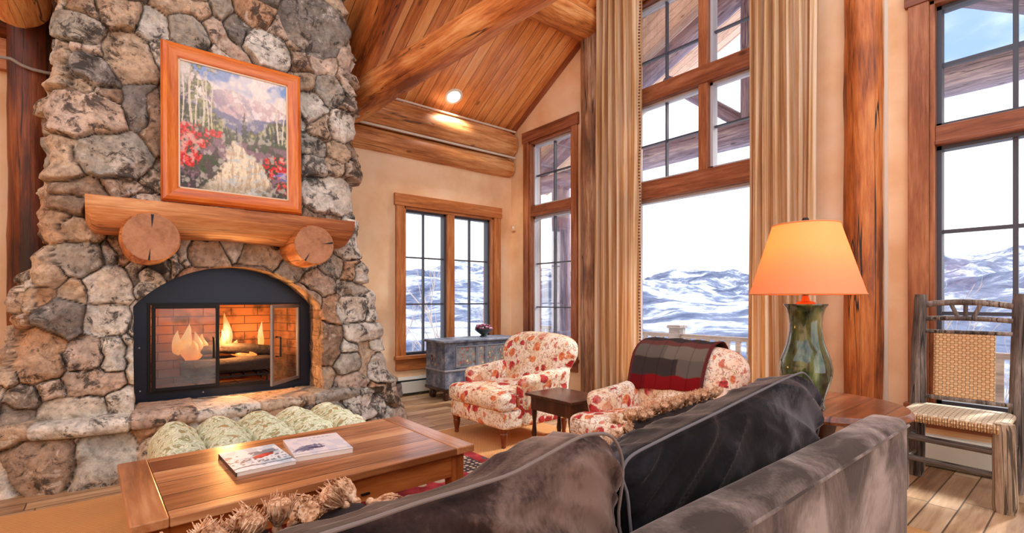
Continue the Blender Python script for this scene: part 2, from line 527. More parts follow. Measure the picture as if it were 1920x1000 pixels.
# floral upholstery
m, t, b = material('floral_fabric')
v = t.coord()
wv = t.new('ShaderNodeVectorMath', operation='ADD')
wn = t.noise(v, 9, 2, 0.5, col=True)
sc1 = t.new('ShaderNodeVectorMath', operation='SCALE'); sc1.inputs['Scale'].default_value = 0.09
t.link(wn, sc1.inputs[0]); t.link(v, wv.inputs[0]); t.link(sc1.outputs[0], wv.inputs[1])
W = wv.outputs[0]
base = t.ramp(t.noise(v, 5, 4), [(0.35, lin(230, 198, 162)), (0.5, lin(246, 232, 210)), (0.7, lin(252, 246, 234))])
d1 = t.voro(W, 9.5); c1 = t.voro(W, 9.5, out='Color')
s3 = t.new('ShaderNodeSeparateColor'); t.link(c1, s3.inputs[0])
pet = t.noise(W, 34, 3, 0.6, 0.5)
big = t.math('MULTIPLY', t.step(t.math('ADD', d1, t.math('MULTIPLY', pet, 0.30)), 0.60, 0.52), t.step(s3.outputs[0], 0.22, 0.26))
flow = t.mix(t.step(pet, 0.35, 0.62), lin(140, 16, 30), lin(206, 56, 60))
flow2 = t.mix(t.step(pet, 0.35, 0.62), lin(196, 84, 44), lin(232, 150, 96))
flow = t.mix(t.step(s3.outputs[1], 0.52, 0.55), flow, flow2)
d2 = t.voro(W, 17.0); c2 = t.voro(W, 17.0, out='Color')
s4 = t.new('ShaderNodeSeparateColor'); t.link(c2, s4.inputs[0])
small = t.math('MULTIPLY', t.step(d2, 0.34, 0.26), t.step(s4.outputs[0], 0.38, 0.42))
vine = t.step(t.math('ABSOLUTE', t.math('SUBTRACT', t.noise(v, 15, 3, 0.5, 1.6), 0.5)), 0.022, 0.006)
leaf = t.math('MULTIPLY', t.step(t.noise(v, 24, 4, 0.65, 1.2), 0.53, 0.62), 0.75)
c = t.mix(t.math('MULTIPLY', vine, 0.7), base, lin(110, 78, 60))
c = t.mix(leaf, c, t.mix(t.noise(v, 8, 2), lin(150, 108, 72), lin(206, 128, 96)))
clus = t.step(t.noise(v, 4.2, 3, 0.5), 0.42, 0.52)
small = t.math('MULTIPLY', small, clus); big = t.math('MULTIPLY', big, t.step(t.noise(v, 3.4, 2, 0.5), 0.30, 0.42))
c = t.mix(t.math('MULTIPLY', small, 0.85), c, t.mix(s4.outputs[1], lin(176, 44, 50), lin(224, 130, 90)))
c = t.mix(t.math('MULTIPLY', big, 0.95), c, flow)
t.link(c, b.inputs['Base Color']); b.inputs['Roughness'].default_value = 0.85; b.inputs['Specular IOR Level'].default_value = 0.2
t.link(t.bump(t.noise(v, 300, 2), 0.15, 0.004), b.inputs['Normal'])
M['floral'] = m

# ottoman: sage / cream / tan marbled stripes
m, t, b = material('sage_damask')
n = t.noise(t.coord((1, 2.6, 2)), 15, 4, 0.6, 1.2); n2 = t.noise(t.coord(), 46, 3, 0.6)
c = t.ramp(t.math('ADD', t.math('MULTIPLY', n, 0.8), t.math('MULTIPLY', n2, 0.2)), [(0.36, lin(176, 136, 92)), (0.44, lin(140, 150, 104)), (0.50, lin(232, 230, 208)), (0.58, lin(168, 184, 140)), (0.66, lin(244, 238, 216))])
t.link(c, b.inputs['Base Color']); b.inputs['Roughness'].default_value = 0.8
M['sage'] = m

# sisal
m, t, b = material('sisal_weave')
s3 = t.new('ShaderNodeSeparateXYZ'); t.link(t.coord(), s3.inputs[0])
wx = t.math('SINE', t.math('MULTIPLY', s3.outputs[0], 420)); wy = t.math('SINE', t.math('MULTIPLY', s3.outputs[1], 300))
k = t.math('ADD', t.math('MULTIPLY', t.math('MULTIPLY', wx, wy), 0.5), 0.5)
n = t.noise(t.coord(), 5, 4)
c = t.mix(k, lin(160, 106, 58), lin(224, 170, 110)); c = t.mix(t.math('MULTIPLY', n, 0.4), c, lin(220, 150, 82))
t.link(c, b.inputs['Base Color']); b.inputs['Roughness'].default_value = 0.95
t.link(t.bump(k, 0.5, 0.004), b.inputs['Normal'])
M['sisal'] = m

# red oriental rug
m, t, b = material('red_rug')
v = t.coord(); n = t.noise(v, 12, 4, 0.6)
d = t.voro(v, 9.0, out='Color', rnd=0.7); sr = t.new('ShaderNodeSeparateColor'); t.link(d, sr.inputs[0])
dd = t.voro(v, 9.0, rnd=0.7)
c = t.mix(t.step(n, 0.4, 0.6), lin(136, 22, 34), lin(176, 48, 56))
mot = t.math('MULTIPLY', t.step(dd, 0.42, 0.34), t.step(sr.outputs[0], 0.35, 0.4))
c = t.mix(mot, c, t.mix(sr.outputs[1], lin(58, 42, 60), lin(214, 190, 160)))
s3 = t.new('ShaderNodeSeparateXYZ'); t.link(v, s3.inputs[0])
ex = t.math('ABSOLUTE', s3.outputs[0]); ey = t.math('ABSOLUTE', s3.outputs[1])
bd = t.math('MAXIMUM', t.math('SUBTRACT', ex, 0.925), t.math('SUBTRACT', ey, 0.95))
band = t.math('MULTIPLY', t.step(bd, -0.30, -0.29), t.step(bd, -0.09, -0.10))
fl = t.step(t.voro(v, 24, rnd=0.5), 0.40, 0.30)
c = t.mix(band, c, t.mix(fl, lin(64, 52, 58), lin(206, 182, 158)))
t.link(c, b.inputs['Base Color']); b.inputs['Roughness'].default_value = 0.95
t.link(t.bump(t.noise(v, 200, 2), 0.3, 0.004), b.inputs['Normal'])
M['rug'] = m

# curtain linen with soft vertical stripes
m, t, b = material('curtain_linen')
n = t.noise(t.coord((1, 1, 0.02)), 26, 4, 0.6); n2 = t.noise(t.coord((1, 1, 0.6)), 5, 4)
c = t.ramp(n, [(0.36, lin(204, 150, 92)), (0.5, lin(234, 202, 156)), (0.62, lin(250, 236, 214))])
c = t.mix(t.math('MULTIPLY', n2, 0.2), c, lin(206, 150, 92))
t.link(c, b.inputs['Base Color']); b.inputs['Roughness'].default_value = 0.9
out = [x for x in t.n if x.type == 'OUTPUT_MATERIAL'][0]
tl = t.new('ShaderNodeBsdfTranslucent'); t.link(c, tl.inputs[0])
mx = t.new('ShaderNodeMixShader'); mx.inputs[0].default_value = 0.42
t.link(b.outputs[0], mx.inputs[1]); t.link(tl.outputs[0], mx.inputs[2]); t.link(mx.outputs[0], out.inputs[0])
M['curtain'] = m
M['fringe'] = plain('brown_bead_fringe', lin(108, 66, 44), 0.7)

# lamp shade (paper, lit from the inside)
m, t, b = material('lamp_shade_paper')
b.inputs['Base Color'].default_value = lin(228, 184, 150); b.inputs['Roughness'].default_value = 0.8
out = [x for x in t.n if x.type == 'OUTPUT_MATERIAL'][0]
tl = t.new('ShaderNodeBsdfTranslucent'); tl.inputs[0].default_value = lin(250, 170, 92)
mx = t.new('ShaderNodeMixShader'); mx.inputs[0].default_value = 0.5
t.link(b.outputs[0], mx.inputs[1]); t.link(tl.outputs[0], mx.inputs[2]); t.link(mx.outputs[0], out.inputs[0])
M['shade'] = m

# green ceramic glaze
m, t, b = material('green_glaze')
n = t.noise(t.coord((1, 1, 0.25)), 16, 5, 0.6, 0.6)
c = t.ramp(n, [(0.35, lin(22, 30, 20)), (0.5, lin(58, 76, 42)), (0.62, lin(96, 112, 66)), (0.72, lin(150, 160, 120))])
t.link(c, b.inputs['Base Color']); b.inputs['Roughness'].default_value = 0.12
b.inputs['Coat Weight'].default_value = 0.6; b.inputs['Coat Roughness'].default_value = 0.05
M['glaze'] = m

# blue painted chest
m, t, b = material('worn_blue_paint')
n = t.noise(t.coord((1, 1, 1)), 9, 6, 0.65); n2 = t.noise(t.coord((0.3, 1, 1)), 40, 4, 0.6)
c = t.ramp(n, [(0.35, lin(58, 70, 94)), (0.52, lin(104, 114, 134)), (0.68, lin(160, 164, 174))])
c = t.mix(t.math('MULTIPLY', t.step(n2, 0.58, 0.70), 0.5), c, lin(150, 146, 146))
t.link(c, b.inputs['Base Color']); b.inputs['Roughness'].default_value = 0.5
M['bluepaint'] = m
m, t, b = material('folk_flower_panel')
v = t.coord()
c0 = t.ramp(t.noise(v, 10, 4), [(0.35, lin(92, 96, 104)), (0.65, lin(142, 142, 142))])
d = t.voro(v, 26, out='Color'); dd = t.voro(v, 26); sr = t.new('ShaderNodeSeparateColor'); t.link(d, sr.inputs[0])
fl = t.mix(sr.outputs[1], lin(150, 84, 84), lin(196, 176, 128))
c = t.mix(t.math('MULTIPLY', t.step(dd, 0.45, 0.35), t.step(sr.outputs[0], 0.3, 0.35)), c0, fl)
c = t.mix(t.math('MULTIPLY', t.step(t.noise(v, 38, 3, 0.6, 1.0), 0.58, 0.64), 0.8), c, lin(62, 66, 52))
t.link(c, b.inputs['Base Color']); b.inputs['Roughness'].default_value = 0.55
M['folk'] = m

# woven cane / rush
def weave(name, ca, cb, dark, ax, ay, px_, py_):
    m, t, b = material(name)
    s3 = t.new('ShaderNodeSeparateXYZ'); t.link(t.coord(), s3.inputs[0])
    A = t.math('DIVIDE', s3.outputs[ax], px_); B = t.math('DIVIDE', s3.outputs[ay], py_)
    chk = t.math('MODULO', t.math('ADD', t.math('FLOOR', A), t.math('FLOOR', B)), 2.0)
    chk = t.math('ABSOLUTE', chk)
    fa = t.math('ABSOLUTE', t.math('SUBTRACT', t.math('FRACT', A), 0.5)); fb = t.math('ABSOLUTE', t.math('SUBTRACT', t.math('FRACT', B), 0.5))
    ga = t.step(fa, 0.40, 0.5); gb = t.step(fb, 0.40, 0.5)
    e = t.mix(chk, ga, gb)
    n = t.noise(t.coord(), 30, 4)
    c = t.mix(chk, ca, cb); c = t.mix(t.math('MULTIPLY', n, 0.35), c, tuple(x * 0.6 for x in ca[:3]) + (1,))
    c = t.mix(t.math('MULTIPLY', e, 0.75), c, dark)
    hole = t.math('MULTIPLY', t.step(fa, 0.36, 0.42), t.step(fb, 0.36, 0.42))
    c = t.mix(hole, c, (0.02, 0.015, 0.01, 1))
    t.link(c, b.inputs['Base Color']); b.inputs['Roughness'].default_value = 0.7
    h = t.math('SUBTRACT', 1.0, e)
    t.link(t.bump(h, 0.7, 0.006), b.inputs['Normal'])
    return m
M['cane'] = weave('woven_cane', lin(206, 160, 112), lin(232, 196, 148), lin(120, 80, 46), 1, 2, 0.019, 0.016)
M['rush'] = weave('woven_rush_seat', lin(222, 206, 178), lin(200, 178, 146), lin(120, 92, 62), 0, 1, 0.024, 0.024)

# tassel cord
m, t, b = material('tan_tassel')
n = t.noise(t.coord(), 55, 4, 0.6, 0.5)
c = t.ramp(n, [(0.35, lin(142, 92, 60)), (0.5, lin(214, 164, 124)), (0.65, lin(244, 214, 182))])
t.link(c, b.inputs['Base Color']); b.inputs['Roughness'].default_value = 0.9
t.link(t.bump(n, 0.6, 0.01), b.inputs['Normal'])
M['tassel'] = m

# firebrick
m, t, b = material('fire_brick')
br = t.new('ShaderNodeTexBrick'); br.inputs['Scale'].default_value = 1.0
br.inputs['Brick Width'].default_value = 0.22; br.inputs['Row Height'].default_value = 0.075; br.inputs['Mortar Size'].default_value = 0.004
br.inputs['Color1'].default_value = lin(176, 120, 80); br.inputs['Color2'].default_value = lin(150, 98, 62); br.inputs['Mortar'].default_value = lin(90, 60, 40)
mpn = t.new('ShaderNodeMapping'); mpn.inputs['Rotation'].default_value = (R(90), 0, 0)
tcn = t.new('ShaderNodeTexCoord'); t.link(tcn.outputs['Object'], mpn.inputs[0]); t.link(mpn.outputs[0], br.inputs['Vector'])
n = t.noise(t.coord(), 5, 5, 0.6)
c = t.mix(t.math('MULTIPLY', t.step(n, 0.5, 0.68), 0.8), br.outputs[0], lin(36, 28, 24))
t.link(c, b.inputs['Base Color']); b.inputs['Roughness'].default_value = 0.9
M['firebrick'] = m
M['char'] = plain('charred_log', lin(46, 36, 32), 0.9, bump=0.8, bscale=40, var=0.5)
m, t, b = material('flame')
s3 = t.new('ShaderNodeSeparateXYZ'); t.link(t.coord(kind='Generated'), s3.inputs[0])
n = t.noise(t.coord(), 14, 3, 0.5)
c = t.ramp(t.math('ADD', s3.outputs[2], t.math('MULTIPLY', t.math('SUBTRACT', n, 0.5), 0.5)), [(0.0, (1.0, 0.20, 0.03)), (0.3, (1.0, 0.36, 0.08)), (0.65, (1.0, 0.50, 0.20)), (1.0, (1.0, 0.22, 0.03))])
b.inputs['Base Color'].default_value = (0, 0, 0, 1)
t.link(c, b.inputs['Emission Color']); b.inputs['Emission Strength'].default_value = 0.62
M['flame'] = m

def emit(name, c, s):
    m, t, b = material(name)
    b.inputs['Emission Color'].default_value = c; b.inputs['Emission Strength'].default_value = s
    b.inputs['Base Color'].default_value = (0.8, 0.8, 0.8, 1)
    return m
M['bulb'] = emit('recessed_lamp_glow', lin(255, 240, 220), 2.0)

# hills
m, t, b = material('snowy_hills')
v = t.coord()
n = t.noise(v, 0.0042, 8, 0.62, 0.6); n2 = t.noise(v, 0.03, 6, 0.65); n3 = t.noise(v, 0.0015, 4, 0.5)
k = t.math('ADD', t.math('ADD', t.math('MULTIPLY', n, 0.65), t.math('MULTIPLY', n2, 0.25)), t.math('MULTIPLY', n3, 0.3))
c = t.ramp(k, [(0.48, lin(206, 210, 220)), (0.55, lin(168, 176, 194)), (0.60, lin(104, 114, 140)), (0.70, lin(66, 76, 104))])
t.link(c, b.inputs['Base Color']); b.inputs['Roughness'].default_value = 0.95; b.inputs['Specular IOR Level'].default_value = 0.05
M['hills'] = m

# ------------------------------------------------------------------ room shell
WX, BY = 4.6, 5.6           # inner faces of the window wall and of the back wall
SL = 0.573; CZ = 3.66       # ceiling slope and height at the back wall


def holes_wall(m, a_rng, b_rng, holes, fn):
    A = sorted(set([*a_rng] + [h[i] for h in holes for i in (0, 1)])); B = sorted(set([*b_rng] + [h[i] for h in holes for i in (2, 3)]))
    for i in range(len(A) - 1):
        for j in range(len(B) - 1):
            am, bm_ = (A[i] + A[i + 1]) / 2, (B[j] + B[j + 1]) / 2
            if any(h[0] < am < h[1] and h[2] < bm_ < h[3] for h in holes): continue
            fn(m, A[i], A[i + 1], B[j], B[j + 1])


def bR(m, a0, a1, b0, b1, c0=0.0, c1=0.2): m.box(WX + c0, WX + c1, a0, a1, b0, b1)
def bB(m, a0, a1, b0, b1, c0=0.0, c1=0.2): m.box(a0, a1, BY + c0, BY + c1, b0, b1)


m = MB(); m.box(-3.0, WX + 0.2, -2.6, BY + 0.2, -0.12, 0)
struct(m.build('floor', M['floor'], smooth=False), 'worn tan wide plank floor')
NW = (4.36, 5.20, 0.44, 3.42); BW = (1.72, 3.46, 0.44, 4.50); RW = (-0.06, 0.82, 0.44, 3.36)
m = MB(); holes_wall(m, (-2.6, BY + 0.2), (0, 5.6), [NW, BW, RW], bR)
struct(m.build('wall_right', M['plaster'], smooth=False), 'peach plaster wall holding the tall windows')
KW = (2.86, 4.27, 0.50, 2.37)
m = MB(); holes_wall(m, (-3.0, WX), (0, 4.0), [KW], bB)
struct(m.build('wall_back', M['plaster'], smooth=False), 'peach plaster wall behind the fireplace and chest')
m = MB(); holes_wall(m, (-3.2, WX), (0, 3.2), [(0.4, 4.2, 0.3, 2.7)], lambda q, a0, a1, b0, b1: q.box(a0, a1, -2.8, -2.6, b0, b1))  # unseen wall added to shape the light; its opening lets raking daylight in
struct(m.build('wall_front_added', M['plaster'], smooth=False), 'plaster wall added behind the camera to shape the light')
m = MB(); m.box(-3.2, -3.0, -2.6, BY, 0, 3.2)  # unseen wall added so side light does not compete with the windows
struct(m.build('wall_left_added', M['plaster'], smooth=False), 'plaster wall added left of the camera to shape the light')
m = MB(); m.box(-3.0, WX + 0.02, -0.1, 3.42, -0.1, 0)
struct(m.build('ceiling', M['ceiling'], loc=(0, BY, CZ), rot=(PI - math.atan(SL), 0, 0), smooth=False), 'sloped orange pine board ceiling')
m = MB(); m.box(WX - 0.028, WX + 0.01, -0.1, 3.42, -0.0, 0.07)
o = m.build('trim_1', M['trim_y'], loc=(0, BY, CZ), rot=(PI - math.atan(SL), 0, 0), smooth=False); struct(o, 'dark sloped trim board where ceiling meets window wall')


def window(name, label, op, bx, axis, casing, head, posts, rails, lights, mh, mv, sashmat, bars, mats, apron=0.12):
    """op opening; posts/rails wooden members; lights glazed rectangles with muntin positions"""
    root = bpy.data.objects.new(name, None); C.objects.link(root); struct(root, label)
    a0, a1, b0, b1 = op
    h = MB(); v = MB()
    bx(v, a0 - casing, a0, b0 - 0.02, b1, -0.028, 0.0); bx(v, a1, a1 + casing, b0 - 0.02, b1, -0.028, 0.0)
    bx(h, a0 - casing - 0.02, a1 + casing + 0.02, b1, b1 + head, -0.036, 0.0)
    bx(h, a0 - casing - 0.02, a1 + casing + 0.02, b0 - 0.045, b0, -0.06, 0.1)
    bx(h, a0 - casing, a1 + casing, b0 - 0.045 - apron, b0 - 0.045, -0.024, 0.0)
    bx(v, a0, a0 + 0.03, b0, b1, -0.005, 0.2); bx(v, a1 - 0.03, a1, b0, b1, -0.005, 0.2)
    bx(h, a0, a1, b1 - 0.03, b1, -0.005, 0.2)
    v.build('window_casing', mats[1], root, smooth=False, bevel=0.004); h.build('window_head_and_sill', mats[0], root, smooth=False, bevel=0.004)
    if posts or rails:
        p = MB()
        for (p0, p1, q0, q1) in posts: bx(p, p0, p1, q0, q1, 0.005, 0.17)
        if posts: p.build('mullion', mats[1], root, smooth=False, bevel=0.006)
        p = MB()
        for (q0, q1) in rails:
            bx(p, a0 + 0.03, a1 - 0.03, q0, q1, 0.0, 0.17); bx(p, a0 + 0.03, a1 - 0.03, q0, q0 + 0.03, -0.012, 0.0)
        if rails: p.build('transom_rail', mats[0], root, smooth=False, bevel=0.008)
    s = MB(); g = MB(); k = MB()
    for (l0, l1, m0, m1), hh, vv in zip(lights, mh, mv):
        w_ = 0.028
        for r_ in ((l0, l0 + w_, m0, m1), (l1 - w_, l1, m0, m1), (l0, l1, m0, m0 + w_), (l0, l1, m1 - w_, m1)): bx(s, *r_, 0.06, 0.15)
        bx(g, l0 + w_, l1 - w_, m0 + w_, m1 - w_, 0.103, 0.108)
        for z in hh: bx(k, l0 + w_, l1 - w_, z - bars / 2, z + bars / 2, 0.085, 0.125)
        for a in vv: bx(k, a - bars / 2, a + bars / 2, m0 + w_, m1 - w_, 0.083, 0.127)
    s.build('sash', sashmat, root, smooth=False)
    if k.v: k.build('muntin_bars', M['muntin'], root, smooth=False)
    g.build('glass_pane', M['glass'], root, smooth=False)
    return root


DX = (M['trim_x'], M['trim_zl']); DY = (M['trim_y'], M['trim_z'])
window('window_1', 'pair of casement windows behind the blue chest', KW, bB, 'X', 0.115, 0.15, [(3.51, 3.62, 0.50, 2.34)], [],
       [(2.89, 3.51, 0.50, 2.34), (3.62, 4.24, 0.50, 2.34)], [[1.14, 1.741]] * 2, [[3.19], [3.92]], M['muntin'], 0.018, DX, 0.14)
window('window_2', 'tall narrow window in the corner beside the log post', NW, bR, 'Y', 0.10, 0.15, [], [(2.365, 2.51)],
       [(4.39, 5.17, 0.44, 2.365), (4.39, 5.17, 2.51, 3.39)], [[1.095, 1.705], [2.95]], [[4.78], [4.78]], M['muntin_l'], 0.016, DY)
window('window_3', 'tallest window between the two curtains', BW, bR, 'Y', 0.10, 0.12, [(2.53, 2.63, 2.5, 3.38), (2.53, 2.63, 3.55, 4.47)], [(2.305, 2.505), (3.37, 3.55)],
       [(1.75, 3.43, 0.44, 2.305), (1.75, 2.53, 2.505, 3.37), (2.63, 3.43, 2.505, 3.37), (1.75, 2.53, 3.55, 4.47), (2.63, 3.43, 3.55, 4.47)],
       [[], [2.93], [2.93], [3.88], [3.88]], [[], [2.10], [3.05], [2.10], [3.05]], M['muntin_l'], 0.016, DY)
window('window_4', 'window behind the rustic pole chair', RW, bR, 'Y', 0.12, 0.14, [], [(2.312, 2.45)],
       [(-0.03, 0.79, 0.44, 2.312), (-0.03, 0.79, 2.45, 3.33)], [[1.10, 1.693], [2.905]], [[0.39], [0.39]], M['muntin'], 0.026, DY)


# ------------------------------------------------------------------ logs
def log_mesh(L, r0, r1, seed, n=28, rough=0.035, bow=0.0, step=0.1, pw=1.0):
    k = max(6, int(L / step)); v = []; f = []
    for i in range(k + 1):
        tt = i / k; z = L * tt; r = r1 + (r0 - r1) * (1 - tt) ** pw
        bx_ = bow * math.sin(PI * tt)
        for j in range(n):
            a = 2 * PI * j / n
            rr = r * (1 + rough * 2 * mnoise.noise(Vector((math.cos(a) * 1.2 + seed, math.sin(a) * 1.2, z * 1.6))) + rough * mnoise.noise(Vector((math.cos(a) * 3 + seed, math.sin(a) * 3, z * 5))))
            if i in (0, k): rr -= min(0.012, r * 0.12)
            v.append((bx_ + rr * math.cos(a), rr * math.sin(a), z))
    for i in range(k):
        for j in range(n):
            a, b = i * n + j, i * n + (j + 1) % n
            f.append((a, b, b + n, a + n))
    f.append(tuple(range(n - 1, -1, -1))); f.append(tuple(k * n + j for j in range(n)))
    return v, f


def log(name, p0, p1, r0, r1, mat, parent=None, seed=None, **kw):
    p0, p1 = Vector(p0), Vector(p1); d = p1 - p0
    seed = random.random() * 90 if seed is None else seed
    v, f = log_mesh(d.length, r0, r1, seed, **kw)
    o = link_mesh(name, v, f, mat, parent, p0, None, angle=50)
    o.rotation_mode = 'QUATERNION'; o.rotation_quaternion = Vector((0, 0, 1)).rotation_difference(d.normalized())
    return o


def slog(name, label, *a, **k): return struct(log(name, *a, **k), label)


slog('log_beam', 'upper wall log under the ceiling edge', (1.60, BY - 0.02, 3.44), (WX - 0.03, BY - 0.02, 3.45), 0.19, 0.19, M['log_pale'])
slog('log_beam', 'lower wall log above the casement windows', (1.60, BY, 3.115), (WX - 0.03, BY, 3.12), 0.135, 0.135, M['log_pale'])
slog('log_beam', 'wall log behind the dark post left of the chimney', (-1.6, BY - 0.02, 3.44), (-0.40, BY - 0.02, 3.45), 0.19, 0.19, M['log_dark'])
for z, y, r in ((3.635, BY - 0.12, 0.014), (3.258, BY - 0.115, 0.016)):
    struct(MB().tube([(1.9, y, z), (WX - 0.02, y, z)], r, 8).build('trim_2', M['chink']), 'pale chinking line along the wall logs')
slog('log_beam', 'big log tie beam rising from the chimney top', (2.13, 5.5, 3.41), (2.13, -0.6, 2.995), 0.205, 0.09, M['log'], seed=3.3, pw=2.2)
slog('log_beam', 'dark log rafter under the ceiling boards beside the chimney', (2.1, 5.45, 3.55), (2.1, 2.5, 3.55 + 2.95 * SL), 0.165, 0.15, M['post'])
slog('log_beam', 'log purlin meeting the window wall above the corner', (-2.5, 4.03, 4.50), (WX - 0.01, 4.03, 4.55), 0.2, 0.2, M['log'])
struct(MB().tube([(WX - 0.012, 4.03 + 0.205 * math.cos(a), 4.55 + 0.205 * math.sin(a)) for a in [i * 2 * PI / 40 for i in range(41)]], 0.014, 8).build('trim_3', M['chink']), 'pale chinking ring round the purlin end')
slog('log_beam', 'log beam end above the dark post left of the chimney', (-0.52, 5.16, 3.42), (-0.56, -0.6, 3.42), 0.20, 0.19, M['log'], seed=11)
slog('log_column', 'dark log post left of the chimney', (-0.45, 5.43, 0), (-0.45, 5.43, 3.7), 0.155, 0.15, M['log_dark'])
slog('log_column', 'weathered log post left of the long curtain', (WX + 0.0, 4.02, 0), (WX + 0.0, 4.02, 4.6), 0.15, 0.145, M['log_grey'], seed=5)
slog('log_column', 'knotty log post behind the lamp shade', (WX + 0.01, 1.225, 0), (WX + 0.01, 1.225, 4.6), 0.13, 0.128, M['post'], seed=23)
for y in (1.075,):
    struct(MB().box(WX - 0.006, WX + 0.01, y - 0.012, y + 0.012, 0, 4.6).build('trim_4', M['chink'], smooth=False), 'pale chinking strip beside the knotty log post')
m = MB(); m.box(-1.2, -0.575, BY - 0.07, BY, 3.02, 3.26)
struct(m.build('trim_5', M['trim_x'], smooth=False), 'brown timber header at the far left')

# ------------------------------------------------------------------ fireplace stonework
F_, U0, V0 = 920.0, 960.0, 562.0
CS, CC = math.sin(R(39.5)), math.cos(R(39.5))


def ray(u, v):
    r = (u - U0) / F_
    return (CS + CC * r, CC - CS * r, -(v - V0) / F_)


def onY(u, v, y):
    d = ray(u, v); k = y / d[1]
    return d[0] * k, 1.2 + d[2] * k, k


PAL = dict(G=(160, 156, 146), T=(184, 162, 138), W=(206, 202, 192), P=(188, 168, 152), D=(126, 120, 114), O=(180, 142, 110), B=(146, 122, 102))
PAL = {k: np.array(lin(*c)[:3]) for k, c in PAL.items()}
STONES = """155 50 37 30 0 G;168 12 24 18 0 T;230 22 45 24 0 T;285 45 35 28 0 W;128 120 11 48 0 T;168 90 25 9 -5 P;185 130 46 28 15 D;245 108 45 46 0 T;
155 158 14 14 0 T;203 172 28 20 10 B;165 215 72 42 -10 P;258 190 22 48 0 D;122 295 22 45 0 T;218 290 72 45 0 G;290 230 20 60 0 B;150 353 45 14 0 B;240 352 42 12 0 B;
350 12 48 18 0 T;418 12 22 20 0 G;355 58 40 32 0 G;428 78 58 15 45 P;446 48 22 28 0 D;480 20 36 26 0 O;525 50 27 18 0 P;503 92 44 38 20 W;590 48 56 56 0 D;557 76 14 20 0 T;
566 112 15 19 0 B;605 112 30 20 0 P;622 6 14 18 0 T;649 90 7 60 0 P;570 150 14 14 0 T;586 197 26 28 0 W;622 168 26 28 0 G;646 165 8 40 0 P;642 235 27 30 0 W;607 237 15 28 0 T;
592 275 24 17 0 G;635 285 22 18 0 T;661 300 8 42 0 B;592 316 26 24 0 W;627 313 20 18 0 T;615 366 52 36 0 W;657 375 10 26 0 W;135 385 40 14 0 B;107 420 18 30 0 O;150 432 32 22 0 T;
150 485 44 30 0 G;90 502 18 35 0 T;205 480 12 14 0 G;206 538 44 40 0 W;232 490 16 8 0 O;252 515 20 26 0 D;140 552 26 18 0 T;60 565 14 24 0 T;85 560 12 14 0 O;118 597 46 34 0 D;
205 600 42 36 0 W;60 602 12 20 0 O;80 663 42 50 0 O;30 650 15 36 0 B;12 690 22 20 0 T;160 665 34 30 0 P;212 668 28 34 0 W;242 670 14 40 0 W;180 712 60 20 0 P;140 768 60 22 0 W;
50 742 22 22 0 D;30 775 30 13 0 D;230 748 28 26 0 W;255 620 9 40 0 W;598 532 32 20 35 P;570 500 16 12 0 W;620 500 18 14 0 G;652 500 11 22 0 O;669 512 10 26 0 W;655 541 28 13 0 G;
617 576 17 30 0 O;605 642 24 40 0 B;655 577 30 24 0 W;691 572 12 28 0 W;675 625 32 16 0 W;645 650 14 9 0 W;646 680 24 17 0 G;645 714 30 12 0 P;676 670 10 32 0 T;706 690 24 28 0 W;
600 708 22 24 0 T;345 475 14 25 0 W;390 478 40 24 0 T;437 466 24 20 0 W;490 478 40 22 0 T;545 506 25 16 0 G;300 500 22 14 0 D;330 490 10 20 0 W;650 450 15 42 0 W;655 415 12 18 0 G;
275 530 22 26 0 W;180 395 26 22 0 T;230 460 20 14 0 B;520 450 30 16 0 T;600 410 40 16 0 B;450 430 46 16 0 D;360 430 40 16 0 T"""


def yf(z): return np.interp(z, [0.4, 1.2, 2.0, 2.3, 5], [4.36, 4.42, 4.46, 4.5, 4.5])


def px_stones(txt, y=None):
    out = []
    for row in txt.replace('\n', '').split(';'):
        u, v, hw, hh, an, cc = row.split(); u, v, hw, hh, an = map(float, (u, v, hw, hh, an))
        yy = 4.45 if y is None else y
        x, z, k = onY(u, v, yy); x2 = onY(u + 1, v, yy)[0]
        out.append((x, z, hw * (x2 - x), hh * k / F_, R(an), PAL[cc]))
    return out


def fill_stones(seeds, x0, x1, z0, z1, rng, n=4000, lo=0.06, hi=0.14, gap=1.45):
    S = list(seeds); keys = list(PAL)
    for _ in range(n):
        x, z = rng.uniform(x0, x1), rng.uniform(z0, z1); rx = rng.uniform(lo, hi); rz = rx * rng.uniform(0.55, 1.0)
        ok = all(((x - s[0]) / (s[2] + rx * 0.75)) ** 2 + ((z - s[1]) / (s[3] + rz * 0.75)) ** 2 > 1.0 for s in S)
        if ok: S.append((x, z, rx, rz, rng.uniform(-0.4, 0.4), PAL[keys[int(rng.integers(len(keys)))]]))
    return S


